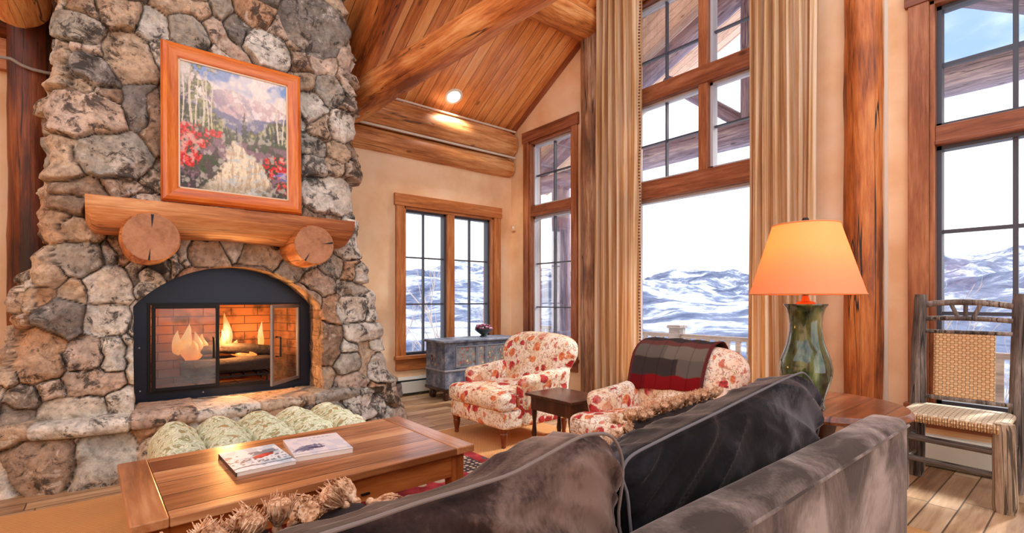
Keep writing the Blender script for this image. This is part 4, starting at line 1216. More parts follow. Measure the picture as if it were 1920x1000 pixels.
    img = mixi(img, lc(232, 222, 214), mist); img = mixi(img, lc(228, 222, 208), sst(fbm(X * 26 + 9, Y * 26, 71, 4), 0.55, 0.70) * 0.45)
    img = mixi(img, lc(250, 244, 236), sst(Y, 0.70, 0.96) * sst(fbm(X * 5, Y * 6, 73, 4), 0.34, 0.5) * 0.6)
    return img


PW, PH = 0.975, 1.185
pic = thing('framed_painting', 'orange wood framed mountain landscape painting with red flowers above the mantel', 'painting', (0.785, 4.35, 1.918))
fw = 0.105
prof = [(0.0, 0.03), (0.0, -0.005), (0.012, -0.028), (0.035, -0.036), (0.055, -0.026), (0.075, -0.020), (0.095, -0.014), (fw, -0.008), (fw, 0.03)]
def rail(nm, mt, A, B, inn):
    """mitred moulding between outer corners A and B, inward direction inn"""
    A = Vector((A[0], 0, A[1])); B = Vector((B[0], 0, B[1])); I = Vector((inn[0], 0, inn[1])); T = (B - A).normalized()
    rows = []
    for end, sg in ((A, 1), (B, -1)):
        rows.append([end + I * d + T * (d * sg) + Vector((0, y, 0)) for d, y in prof])
    mb = MB(); mb.grid([[r_[k] for k in range(len(prof))] for r_ in rows]); mb.build(nm, mt, pic, angle=20)
x0, x1 = -PW / 2, PW / 2
rail('frame_rail', M['frame'], (x0, 0), (x1, 0), (0, 1)); rail('frame_rail', M['frame'], (x1, PH), (x0, PH), (0, -1))
rail('frame_stile', M['frame_z'], (x1, 0), (x1, PH), (-1, 0)); rail('frame_stile', M['frame_z'], (x0, PH), (x0, 0), (1, 0))
b = MB()
for r_ in ((x0 + fw, x1 - fw, fw, fw + 0.012), (x0 + fw, x1 - fw, PH - fw - 0.012, PH - fw), (x0 + fw, x0 + fw + 0.012, fw, PH - fw), (x1 - fw - 0.012, x1 - fw, fw, PH - fw)):
    b.box(r_[0], r_[1], -0.004, 0.01, r_[2], r_[3])
o = b.build('inner_liner', plain('pale_liner', lin(226, 200, 170), 0.5), pic, smooth=False)
image_mesh(landscape(), PW - 2 * fw, PH - 2 * fw, 'canvas', M['paint'], pic, (0, 0.004, fw))
b = MB(); b.box(x0 + 0.01, x1 - 0.01, 0.012, 0.03, 0.01, PH - 0.01); b.build('backing_board', M['trim_x'], pic, smooth=False)
pic.rotation_euler = (R(-2.0), 0, 0)

# ------------------------------------------------------------------ rugs and coffee table
m = MB(); m.box(-2.4, 3.25, 0.25, 3.85, 0.0, 0.008)
tag(m.build('sisal_rug', M['sisal'], smooth=False), 'large tan sisal rug covering the plank floor', 'rug')
m = MB(); m.box(-0.925, 0.925, -0.95, 0.95, 0.0, 0.008)
tag(m.build('oriental_rug', M['rug'], loc=(1.265, 2.28, 0.008), smooth=False), 'red patterned oriental rug under the coffee table', 'rug')

TX0, TX1, TY0, TY1, TZ = 0.045, 1.455, 2.065, 2.885, 0.45
tb = thing('coffee_table', 'long rustic pine coffee table with breadboard ends', 'coffee table', ((TX0 + TX1) / 2, (TY0 + TY1) / 2, 0.016), R(1.5))
hx, hy = (TX1 - TX0) / 2, (TY1 - TY0) / 2; TZ -= 0.016
m = MB(); m.box(-hx + 0.11, hx - 0.11, -hy, hy, TZ - 0.035, TZ); m.build('tabletop', M['table'], tb, smooth=False, bevel=0.004)
for s in (-1, 1):
    m = MB(); m.box(s * (hx - 0.1085), s * hx, -hy, hy, TZ - 0.035, TZ + 0.0005); m.build('breadboard_end', M['table_y'], tb, smooth=False, bevel=0.005)
m = MB()
m.box(-hx + 0.08, hx - 0.08, -hy + 0.045, -hy + 0.07, TZ - 0.155, TZ - 0.036); m.box(-hx + 0.08, hx - 0.08, hy - 0.07, hy - 0.045, TZ - 0.155, TZ - 0.036)
m.box(-hx + 0.045, -hx + 0.07, -hy + 0.08, hy - 0.08, TZ - 0.155, TZ - 0.036); m.box(hx - 0.07, hx - 0.045, -hy + 0.08, hy - 0.08, TZ - 0.155, TZ - 0.036)
m.build('apron', M['table_apron'], tb, smooth=False, bevel=0.003)
for sx in (-1, 1):
    for sy in (-1, 1):
        m = MB(); c = [(-0.035, 0.035)] * 2
        top = 0.036; bot = 0.026
        v = [(x * bot, y * bot, 0) for x, y in ((-1, -1), (1, -1), (1, 1), (-1, 1))] + [(x * top, y * top, TZ - 0.16) for x, y in ((-1, -1), (1, -1), (1, 1), (-1, 1))] + [(x * top, y * top, TZ - 0.036) for x, y in ((-1, -1), (1, -1), (1, 1), (-1, 1))]
        f = [(3, 2, 1, 0), (8, 9, 10, 11)] + [(a + o_, (a + 1) % 4 + o_, (a + 1) % 4 + 4 + o_, a + 4 + o_) for o_ in (0, 4) for a in range(4)]
        m.add(v, f); m.build('leg', M['table_leg'], tb, (sx * (hx - 0.075), sy * (hy - 0.075), 0), smooth=False, bevel=0.003)
m = MB(); m.box(-0.02, 0.02, -0.012, 0, -0.004, 0.004); m.build('drawer_pull', M['black2'], tb, (0.13, -hy + 0.047, TZ - 0.12), smooth=False)


def cover(kind, nx=80, ny=104):
    X, Y = np.meshgrid(np.linspace(0, 1, nx), np.linspace(0, 1, ny))
    n = fbm(X * 6, Y * 6, 3 + kind, 4); nf = fbm(X * 22, Y * 22, 5 + kind, 4)
    if kind == 0:   # snow scene with a figure in red
        img = np.ones((ny, nx, 3)) * lc(226, 234, 240)
        img = mixi(img, lc(176, 200, 214), sst(n, 0.5, 0.62) * 0.8)
        img = mixi(img, lc(96, 110, 130), (sst(n, 0.52, 0.56)) * sst(0.10 - np.abs(Y - 0.62 - 0.10 * X), 0, 0.03) * 0.9)
        img = mixi(img, lc(90, 96, 112), sst(nf, 0.54, 0.58) * sst(0.20 - np.abs(Y - 0.38), 0, 0.1) * 0.9)
        img = mixi(img, lc(50, 70, 96), sst(0.022 - np.abs(Y - 0.13 - 0.05 * X + (n - 0.5) * 0.1), 0, 0.01))
        img = mixi(img, lc(176, 40, 50), sst(1 - (((X - 0.62) / 0.20) ** 2 + ((Y - 0.52 - (X - 0.62) * 0.25) / 0.085) ** 2) + (nf - 0.5) * 1.2, 0, 0.15)); img = mixi(img, lc(226, 72, 78), sst(1 - (((X - 0.58) / 0.12) ** 2 + ((Y - 0.54) / 0.05) ** 2), 0, 0.3) * 0.7)
        img = mixi(img, lc(40, 40, 52), sst(1 - (((X - 0.80) / 0.05) ** 2 + ((Y - 0.60) / 0.03) ** 2), 0, 0.3))
    else:           # pale winter cover with a bluish figure
        img = np.ones((ny, nx, 3)) * lc(232, 226, 226)
        img = mixi(img, lc(206, 206, 220), sst(n, 0.5, 0.6) * 0.7)
        img = mixi(img, lc(104, 108, 140), sst(1 - (((X - 0.30) / 0.27) ** 2 + ((Y - 0.38 - (X - 0.3) * 0.2) / 0.13) ** 2) + (nf - 0.5) * 2.2, 0, 0.2) * 0.95); img = mixi(img, lc(60, 62, 92), sst(1 - (((X - 0.45) / 0.16) ** 2 + ((Y - 0.34) / 0.05) ** 2) + (nf - 0.5) * 1.5, 0, 0.3))
        img = mixi(img, lc(70, 84, 100), sst(0.010 - np.abs(Y - 0.105), 0, 0.005))
        img = mixi(img, lc(150, 146, 150), (sst(0.022 - np.abs(Y - 0.88), 0, 0.006)) * (np.abs(np.sin(X * 38)) > 0.55) * (X > 0.45) * (X < 0.85) * 0.8)
    return img


def magazine(label, kind, x, y, z, rz, w_, h_, th, spine):
    r_ = thing('magazine', label, 'magazine', (x, y, z), rz, 'magazines on the coffee table')
    m = MB(); m.box(-w_ / 2 + 0.002, w_ / 2 - 0.002, -h_ / 2 + 0.002, h_ / 2 - 0.002, 0, th - 0.0015); m.build('pages', M['page'], r_, smooth=False)
    m = MB(); m.box(-w_ / 2 - 0.001, -w_ / 2 + 0.004, -h_ / 2, h_ / 2, -0.0002, th); m.build('spine', spine, r_, smooth=False)
    o = image_mesh(cover(kind), w_, h_, 'cover', M['print'], r_, (0, -h_ / 2, th + 0.0004), (R(-90), 0, 0))
    o.scale = (1, 1, -1); o.rotation_euler = (R(90), 0, 0); o.scale = (1, 1, 1)
    # the picture's plane is local XZ; turn it face up
    me = o.data
    for vv in me.vertices: vv.co = (vv.co.x, vv.co.z, 0)
    o.rotation_euler = (0, 0, 0); me.update()
    return r_
magazine('magazine with a red figure in snow on its cover, left on the coffee table', 0, 0.535, 2.515, 0.4505, R(2), 0.245, 0.345, 0.017, plain('dark_spine', lin(60, 40, 44), 0.4))
magazine('pale magazine with a bluish figure on its cover, right on the coffee table', 1, 0.815, 2.53, 0.4505, R(-6), 0.265, 0.335, 0.022, plain('pale_spine', lin(214, 200, 192), 0.4))

# ------------------------------------------------------------------ tufted ottoman by the hearth
ot = thing('tufted_ottoman', 'low ottoman with tufted sage and cream top between hearth and coffee table', 'ottoman', (0.76, 3.34, 0.016))
ow, od_ = 1.14, 0.62
def tuft(x, y):
    nx_, ny_ = 5, 2.0
    a = abs(math.sin(PI * (x / ow + 0.5) * nx_)); b_ = abs(math.sin(PI * (y / od_ + 0.5) * ny_)) if True else 1
    ridg = abs(math.sin(PI * (y / od_ + 0.5 + 0.03 * math.sin(x * 23) + 0.10 * math.sin(PI * (x / ow + 0.5) * nx_) ** 2) * 3.5)) ** 0.7
    return 0.022 * (a ** 0.4) + 0.062 * ridg * a ** 0.4
rows = []
n1, n2 = 110, 84
for j in range(n2 + 1):
    row = []
    for i in range(n1 + 1):
        x = (i / n1 - 0.5) * ow; y = (j / n2 - 0.5) * od_
        e = min(1, min(i, n1 - i) / (n1 * 0.09), 1) ; e2 = min(1, min(j, n2 - j) / (n2 * 0.14))
        k_ = math.sqrt(max(0, 1 - (1 - e) ** 2)) * math.sqrt(max(0, 1 - (1 - e2) ** 2))
        row.append((x, y, 0.33 + (0.02 + tuft(x, y)) * (0.15 + 0.85 * k_) + 0.015 * k_ + 0.006 * mnoise.noise(Vector((x * 14, y * 14, 0)))))
    rows.append(row)
m = MB(); m.grid(rows)
# skirt sides
per = [rows[0][i] for i in range(n1 + 1)] + [rows[j][n1] for j in range(1, n2 + 1)] + [rows[n2][i] for i in range(n1 - 1, -1, -1)] + [rows[j][0] for j in range(n2 - 1, 0, -1)]
low = []
for q in range(6):
    low.append([(p_[0] * (1 + 0.014 * math.sin(PI * q / 5)), p_[1] * (1 + 0.02 * math.sin(PI * q / 5)), p_[2] * (1 - q / 5) + 0.10 * (q / 5)) for p_ in per])
m.grid(low, closed=True)
m.build('tufted_top', M['sage'], ot, angle=60)
m = MB(); m.box(-ow / 2 + 0.02, ow / 2 - 0.02, -od_ / 2 + 0.02, od_ / 2 - 0.02, 0.06, 0.11); m.build('base', M['darkwood'], ot, smooth=False)
for sx in (-1, 1):
    for sy in (-1, 1):
        m = MB(); m.lathe([(0.018, 0), (0.026, 0.03), (0.028, 0.06)], 14); m.build('leg', M['darkwood'], ot, (sx * (ow / 2 - 0.06), sy * (od_ / 2 - 0.06), 0))

# ------------------------------------------------------------------ floral armchairs
def turned_leg(h_): return MB().lathe([(0.014, 0), (0.020, 0.006), (0.017, 0.02), (0.026, h_ * 0.45), (0.033, h_ * 0.72), (0.028, h_ * 0.78), (0.036, h_ * 0.86), (0.036, h_)], 20)


def make_armchair(label, loc, rz, backw=0.90):
    r_ = thing('armchair', label, 'armchair', loc, rz, 'floral armchairs')
    fl = M['floral']
    # base
    m = MB(); m.soft(0.82, 0.76, 0.16, 0.03, 10, (0.006, 0.006, 0)); m.build('seat_base', fl, r_, (0.44, 0, 0.225), angle=60)
    # T shaped seat cushion with piping
    def T(p):
        k_ = 1.0 if p.x < -0.19 else 0.76
        return (p.x, p.y * (k_ if abs(p.y) > 0.05 else 1), p.z)
    m = MB(); m.soft(0.66, 0.78, 0.15, 0.05, 16, (0.02, 0.01, 0.03), fn=T); c_ = m.build('seat_cushion', fl, r_, (0.335, 0, 0.365), angle=70)
    for z in (0.052, -0.052):
        pp = MB(); pts = [(-0.30, -0.37, z), (-0.325, -0.33, z), (-0.328, 0, z), (-0.325, 0.33, z), (-0.30, 0.37, z), (-0.2, 0.387, z), (-0.16, 0.38, z)]
        pp.tube([(-0.16, -0.38, z), (-0.2, -0.387, z)] + pts, 0.005, 8); pp.build('piping', M['darkcloth'] if False else M['floral'], c_)
    # back: leaning, flaring and rounded at the top, rolled over backwards
    def bk(p):
        t_ = (p.z + 0.31) / 0.62
        wv = 0.33 + (backw / 2 - 0.33) * min(1, max(0, (t_ - 0.25) / 0.45)) ** 1.2
        y = p.y / 0.5 * wv
        # rounded shoulders
        if t_ > 0.72:
            q = (t_ - 0.72) / 0.28; y *= 1 - 0.20 * q ** 2.2
        x = p.x + 0.13 * t_ + 0.10 * max(0, t_ - 0.62) ** 1.5
        z = p.z - 0.035 * (abs(p.y) / 0.5) ** 2.5 * max(0, t_)
        x += 0.02 * (abs(p.y) / 0.5) ** 2
        return (x, y, z)
    m = MB(); m.soft(0.17, 1.0, 0.62, 0.085, 18, (0.03, 0, 0.0), fn=bk); m.build('backrest', fl, r_, (0.66, 0, 0.575), angle=70)
    # rolled arms
    for s in (-1, 1):
        def ar(p, s=s):
            t_ = (p.z + 0.15) / 0.30
            out = 0.028 * max(0, t_ - 0.45) / 0.55
            rise = 0.055 * max(0, (p.x + 0.28) / 0.58) ** 1.6
            return (p.x - 0.01 * max(0, t_), p.y * (1 + 0.38 * max(0, t_ - 0.4)) + s * out, p.z + rise * max(0, t_) - (0.02 if p.x < -0.26 else 0) * max(0, t_))
        m = MB(); m.soft(0.58, 0.12, 0.30, 0.06, 14, fn=ar); m.build('arm', fl, r_, (0.50, s * 0.345, 0.415), angle=70)
        # arm side panel down to the base
        m = MB(); m.soft(0.60, 0.06, 0.24, 0.02, 8); m.build('side_panel', fl, r_, (0.51, s * 0.36, 0.27), angle=60)
    for sx in (0.07, 0.78):
        for s in (-1, 1):
            turned_leg(0.155).build('leg', M['mahog'], r_, (sx, s * 0.325, 0))
    return r_


make_armchair('red and cream floral armchair by the blue chest, no throw', (2.37, 3.40, 0.008), R(2), 0.92)
make_armchair('red and cream floral armchair with a plaid throw over its back', (2.32, 1.88, 0.008), R(-2), 0.86)

# plaid throw following the second chair's back
rows = []; cols = []
pathx = [(-0.005, 0.56), (0.0, 0.62), (0.02, 0.68), (0.045, 0.745), (0.075, 0.80), (0.115, 0.845), (0.165, 0.877), (0.225, 0.892), (0.285, 0.882), (0.325, 0.845), (0.335, 0.79), (0.325, 0.70), (0.31, 0.60)]
n = 70
pp = [Vector((a, 0, b_)) for a, b_ in pathx]
fine = []
for i in range(len(pp) - 1):
    for k_ in range(6): fine.append(pp[i].lerp(pp[i + 1], k_ / 6))
fine.append(pp[-1])
for _ in range(4): fine = [fine[0]] + [(fine[i - 1] + fine[i] * 2 + fine[i + 1]) / 4 for i in range(1, len(fine) - 1)] + [fine[-1]]
for i, p_ in enumerate(fine):
    row = []; t_ = i / (len(fine) - 1)
    for j in range(n + 1):
        u = j / n; y = (u - 0.5) * 0.60 + 0.06
        ex = abs(y) / 0.43
        wrk = 0.006 * mnoise.noise(Vector((t_ * 9, u * 7, 2))) + 0.004 * math.sin(u * 21 + t_ * 4)
        drop = -0.03 * max(0, ex - 0.45) ** 1.5
        row.append((p_.x + wrk * 0.8 - 0.012, y + 0.01 * mnoise.noise(Vector((t_ * 5, u * 3, 8))), p_.z + drop + wrk + 0.014 * (1 if 0.3 < t_ < 0.9 else 0.6) - 0.05 * u * (1 - min(1, t_ * 3)) + 0.025 * (1 - min(1, t_ * 3))))
        g_ = lc(96, 90, 84); d_ = lc(58, 50, 50); r1 = lc(122, 20, 26); r2 = lc(70, 22, 26)
        if t_ < 0.13: c_ = r1 if u < 0.75 else lc(104, 18, 24)
        elif t_ < 0.28: c_ = d_ if u > 0.35 else g_
        elif t_ < 0.42: c_ = g_ if u > 0.55 else lc(112, 104, 96)
        elif t_ < 0.5: c_ = lc(100, 60, 56)
        else: c_ = d_
        if abs((u * 5) % 1 - 0.5) > 0.44: c_ = c_ * 0.72
        if u > 0.96 or u < 0.04: c_ = lc(96, 44, 44)
        cols.append(tuple(c_))
    rows.append(row)
m = MB(); m.grid(rows); m.c = cols
th = m.build('throw_blanket', M['clothcol'], None, (2.32 + 0.62, 1.88, 0.015), (0, 0, R(-2)), fix=False, angle=90)
tag(th, 'grey and dark red plaid throw draped over the armchair back', 'blanket')
so_ = th.modifiers.new('thick', 'SOLIDIFY'); so_.thickness = 0.008; so_.offset = 1

# ------------------------------------------------------------------ small dark side table
st = thing('side_table', 'small dark turned leg side table between the two armchairs', 'side table', (2.68, 2.62, 0.008))
m = MB(); m.box(-0.19, 0.19, -0.25, 0.25, 0.452, 0.472); m.build('tabletop', M['darkwood'], st, smooth=False, bevel=0.006)
m = MB(); m.box(-0.155, 0.155, -0.215, 0.215, 0.345, 0.452); m.build('apron', M['darkwood'], st, smooth=False, bevel=0.003)
for sx in (-1, 1):
    for sy in (-1, 1):
        m = MB(); m.lathe([(0.016, 0), (0.022, 0.005), (0.022, 0.06), (0.014, 0.07), (0.012, 0.10), (0.022, 0.16), (0.017, 0.20), (0.013, 0.25), (0.020, 0.30), (0.022, 0.31), (0.022, 0.35)], 16)
        m.build('leg', M['darkwood'], st, (sx * 0.135, sy * 0.195, 0))
m = MB(); m.box(-0.14, 0.14, -0.012, 0.012, 0.035, 0.055); m.box(-0.145, -0.125, -0.19, 0.19, 0.035, 0.055); m.box(0.125, 0.145, -0.19, 0.19, 0.035, 0.055); m.build('stretcher', M['darkwood'], st, smooth=False)

# ------------------------------------------------------------------ blue painted chest with a flower bowl
cw, cdp = 1.12, 0.44
ch = thing('painted_chest', 'worn blue painted chest with folk flower panels under the casement windows', 'chest', (3.60, 5.14, 0))
bp = M['bluepaint']
m = MB(); m.box(-cw / 2, cw / 2, -cdp / 2, cdp / 2, 0.13, 0.685); m.build('body', bp, ch, smooth=False, bevel=0.004)
m = MB(); m.box(-cw / 2 - 0.035, cw / 2 + 0.035, -cdp / 2 - 0.03, cdp / 2 + 0.02, 0.685, 0.715); m.build('lid', bp, ch, smooth=False, bevel=0.008)
m = MB(); m.box(-cw / 2 - 0.012, cw / 2 + 0.012, -cdp / 2 - 0.012, cdp / 2 + 0.012, 0.115, 0.15); m.build('plinth_moulding', M['darkwood'], ch, smooth=False, bevel=0.006)
m = MB()
for z in (0.345,): m.box(-cw / 2 - 0.01, cw / 2 + 0.01, -cdp / 2 - 0.01, cdp / 2 + 0.01, z, z + 0.022)
m.build('waist_moulding', plain('grey_moulding', lin(150, 150, 158), 0.5), ch, smooth=False, bevel=0.005)
for x0_, x1_ in ((-0.40, -0.12), (-0.09, 0.02), (0.05, 0.33)):
    m = MB(); m.box(x0_, x1_, -cdp / 2 - 0.006, -cdp / 2, 0.40, 0.63); m.build('flower_panel', M['folk'], ch, smooth=False)
    m = MB()
    for r2_ in ((x0_ - 0.012, x0_, 0.388, 0.642), (x1_, x1_ + 0.012, 0.388, 0.642), (x0_, x1_, 0.63, 0.642), (x0_, x1_, 0.388, 0.40)): m.box(r2_[0], r2_[1], -cdp / 2 - 0.012, -cdp / 2, r2_[2], r2_[3])
    m.build('panel_moulding', plain('panel_moulding_grey', lin(120, 128, 142), 0.5), ch, smooth=False)
m = MB(); rr_ = random.Random(4)
cc_ = []
for i in range(14):
    y_ = rr_.uniform(-0.09, 0.09); z_ = 0.47 + rr_.uniform(-0.06, 0.07); s_ = rr_.uniform(0.010, 0.022)
    col = random.choice([lin(176, 96, 92), lin(190, 160, 120), lin(90, 96, 60), lin(110, 120, 150)])
    m.add([(-0.0015, y_ + s_ * math.cos(k * PI / 4) * (1 if k % 2 else 0.6), z_ + s_ * math.sin(k * PI / 4) * (1 if k % 2 else 0.6)) for k in range(8)], [tuple(range(8))], col=tuple(col[:3]))
for i in range(14):
    pm_ = MB(); pm_.add(m.v[i * 8:i * 8 + 8], [tuple(range(8))]); pm_.c = m.c[i * 8:i * 8 + 8]; pm_.build('painted_flower', M['print'], ch, (-cw / 2, 0, 0), smooth=False)
for sx in (-1, 1):
    for sy in (-1, 1):
        m = MB(); m.lathe([(0.03, 0), (0.042, 0.02), (0.048, 0.05), (0.035, 0.09), (0.045, 0.117)], 18); m.build('bun_foot', M['darkwood'], ch, (sx * (cw / 2 - 0.06), sy * (cdp / 2 - 0.06), 0))
bw = thing('flower_bowl', 'dark footed bowl of purple flowers on the blue chest', 'flower bowl', (3.80, 5.20, 0.715))
m = MB(); m.lathe([(0.045, 0), (0.05, 0.008), (0.028, 0.022), (0.06, 0.045), (0.10, 0.075), (0.118, 0.10), (0.112, 0.10), (0.09, 0.078), (0.0, 0.06)], 30)
m.build('bowl', plain('dark_pewter', lin(66, 74, 70), 0.3, 0.4), bw)
fm1 = plain('purple_petals', lin(120, 62, 84), 0.7, var=0.4, bscale=300); fm2 = plain('pink_petals', lin(186, 136, 156), 0.7)
for i in range(22):
    a = i * 2.4; rr = 0.10 * math.sqrt((i + 0.5) / 22); s_ = 0.020 + 0.006 * math.sin(i * 5)
    m = MB(); m.soft(s_ * 2, s_ * 2, s_ * 1.6, s_ * 0.8, 4, fn=lambda p: (p.x * (1 + 0.3 * math.sin(9 * math.atan2(p.y, p.x))), p.y * (1 + 0.3 * math.sin(9 * math.atan2(p.y, p.x))), p.z))
    m.build('flower_head', fm1 if i % 3 else fm2, bw, (rr * math.cos(a), rr * math.sin(a), 0.105 + 0.05 * (1 - (rr / 0.1) ** 2) + 0.01 * math.sin(i * 3)))

# ------------------------------------------------------------------ sofa seen from behind
sf = thing('sofa', 'brown velvet two seat sofa seen from behind', 'sofa', (1.03, 0.98, 0.008))
SX0, SX1 = -1.36, 1.36
sl = (-1.03, -0.98, 0)
def wav(p):
    return (p.x, p.y, p.z + 0.006 * mnoise.noise(Vector((p.x * 3, p.y * 5, 1))))
m = MB(); m.soft(2.72, 0.135, 0.66, 0.045, 26, (0, 0.0, 0), fn=wav); m.build('back_frame', M['velvet_s'], sf, (0.0, 0.545 - 0.98, 0.415), angle=70)
pp = MB(); pp.tube([(x, 0.4775 - 0.98 + 0.004, 0.712 + 0.004 * mnoise.noise(Vector((x * 3, 0, 1)))) for x in np.linspace(-1.33, 1.33, 50)], 0.005, 8); pp.build('piping', M['velvet_s'], sf)
m = MB(); m.soft(2.68, 0.84, 0.22, 0.03, 12); m.build('seat_base', M['velvet_s'], sf, (0, 1.02 - 0.98, 0.19), angle=60)
for s in (-1, 1):
    m = MB(); m.soft(0.22, 0.86, 0.48, 0.07, 12, (0.01, 0.01, 0.0)); m.build('arm', M['velvet_s'], sf, (s * 1.24, 1.04 - 0.98, 0.33), angle=70)
    for y in (-0.42, 0.38):
        m = MB(); m.lathe([(0.022, 0), (0.028, 0.05), (0.03, 0.085)], 14); m.build('leg', M['darkwood'], sf, (s * 1.2, y, 0))
CUSH = [(0.285, 1.11, M['velvet'], 2.0, 'brown velvet back cushion', [(-0.3, 0.86), (0.0, 0.875), (0.35, 0.885), (0.55, 0.888), (0.72, 0.925), (0.79, 0.915), (0.85, 0.87)]),
        (1.405, 1.10, M['velvet_c'], 7.0, 'charcoal velvet back cushion', [(0.84, 0.845), (1.05, 0.872), (1.44, 0.912), (1.70, 0.938), (1.80, 0.945), (1.88, 0.925), (1.96, 0.86)])]
pip2 = plain('grey_piping', lin(104, 100, 104), 0.9)
for cx, wd, mt, sd, lb, topz in CUSH:
    HZ_ = 0.42; CZ_ = 0.66
    def cush(p, sd=sd, wd=wd, cx=cx, topz=topz):
        t_ = min(1, max(0, (p.z + HZ_ / 2) / HZ_)); ux = p.x / (wd / 2)
        fold = mnoise.noise(Vector((p.x * 2.2 + p.z * 3.0 + sd, p.z * 2.0 - p.x * 1.0, 3.0)))
        dg = p.x * 1.0 + p.z * (1.7 if ux > 0 else -1.7)
        r1 = 1 - abs(mnoise.noise(Vector((dg * 6.5 + sd, (p.z - p.x * 0.4) * 1.6, p.y * 1.5)))) * 2.4
        r2 = 1 - abs(mnoise.noise(Vector((dg * 13 + sd * 3, (p.z - p.x * 0.3) * 3.5, p.y * 2)))) * 2.2
        wr = (0.034 * max(0, r1) ** 2 + 0.013 * max(0, r2) ** 2) * (0.45 + 0.55 * abs(ux)) - 0.012 + 0.012 * fold
        top = float(np.interp(p.x + cx, [q_[0] for q_ in topz], [q_[1] for q_ in topz])) - (CZ_ + HZ_ / 2)
        edge_ = max(0.0, 1 - (p.y / 0.11) ** 2)
        y = p.y + (wr + 0.012 * fold) * (-1 if p.y < 0 else 1) * (1 - 0.5 * t_)
        return (p.x + wr * 0.3, y, p.z + top * t_ ** 2 + wr * 0.35 * t_ - 0.004 * edge_ * t_ - (p.y + 0.083) / 0.166 * 0.045 * t_ ** 2)
    m = MB(); m.soft(wd, 0.20, HZ_, 0.055, 64, (0.0, 0.035, 0.0), fn=cush)
    o = m.build('back_cushion', mt, sf, (cx - 1.03, 0.745 - 0.98, CZ_), angle=80); o['label'] = lb
    for yy in (-0.083,):
        hw = wd / 2; r_ = 0.05
        loop = [(-hw + 0.006, z) for z in np.linspace(-0.15, HZ_ / 2 - r_, 12)] + [(-hw + r_ - r_ * math.cos(a), HZ_ / 2 - r_ + r_ * math.sin(a)) for a in np.linspace(0.2, PI / 2, 6)]
        loop += [(x, HZ_ / 2) for x in np.linspace(-hw + r_ + 0.02, hw - r_ - 0.02, 50)] + [(hw - r_ + r_ * math.sin(a), HZ_ / 2 - r_ + r_ * math.cos(a)) for a in np.linspace(0, PI / 2 - 0.2, 6)] + [(hw - 0.006, z) for z in np.linspace(HZ_ / 2 - r_, -0.15, 12)]
        pts = [Vector(cush(Vector((x, yy, z)))) + Vector((0, math.copysign(0.004, yy), 0.003)) for x, z in loop]
        for _ in range(2): pts = [pts[0]] + [(pts[i - 1] + pts[i] * 2 + pts[i + 1]) / 4 for i in range(1, len(pts) - 1)] + [pts[-1]]
        pp = MB(); pp.tube(pts, 0.0036, 8); pp.build('piping', M['piping'] if sd < 5 else pip2, o)
    m = MB(); m.soft(1.06, 0.72, 0.17, 0.06, 14, (0.0, 0.01, 0.03)); m.build('seat_cushion', M['velvet'], sf, (cx - 1.03, 1.20 - 0.98, 0.38), angle=70)

# ------------------------------------------------------------------ tasselled pillows on the sofa
def tassel_mesh(sd, L=0.075):
    m = MB(); rnd = random.Random(sd)
    m.lathe([(0.004, 0.014), (0.010, 0.009), (0.012, 0.0), (0.009, -0.008), (0.013, -0.014), (0.021, -0.03), (0.027, -L * 0.7), (0.025, -L * 0.9), (0.0, -L * 0.93)], 16)
    for k_ in range(44):
        a = k_ * 2.399; q = math.sqrt((k_ + 0.5) / 44)
        d = Vector((math.cos(a), math.sin(a), 0)); o_ = rnd.uniform(0.9, 1.25)
        m.tube([d * 0.010 * q + Vector((0, 0, -0.014)), d * (0.012 + 0.012 * q) * o_ + Vector((0, 0, -0.034)), d * (0.012 + 0.020 * q) * o_ + Vector((0, 0, -L * 0.72)), d * (0.010 + 0.024 * q) * rnd.uniform(0.8, 1.3) + Vector((rnd.uniform(-0.004, 0.004), rnd.uniform(-0.004, 0.004), -L * rnd.uniform(0.92, 1.12)))], [0.0022, 0.0024, 0.0022, 0.0012], 4)
    return m
TM = [tassel_mesh(i).build('tassel', M['tassel']).data for i in range(4)]
for o in [o for o in C.objects if o.name.startswith('tassel') and not o.parent]: bpy.data.objects.remove(o)


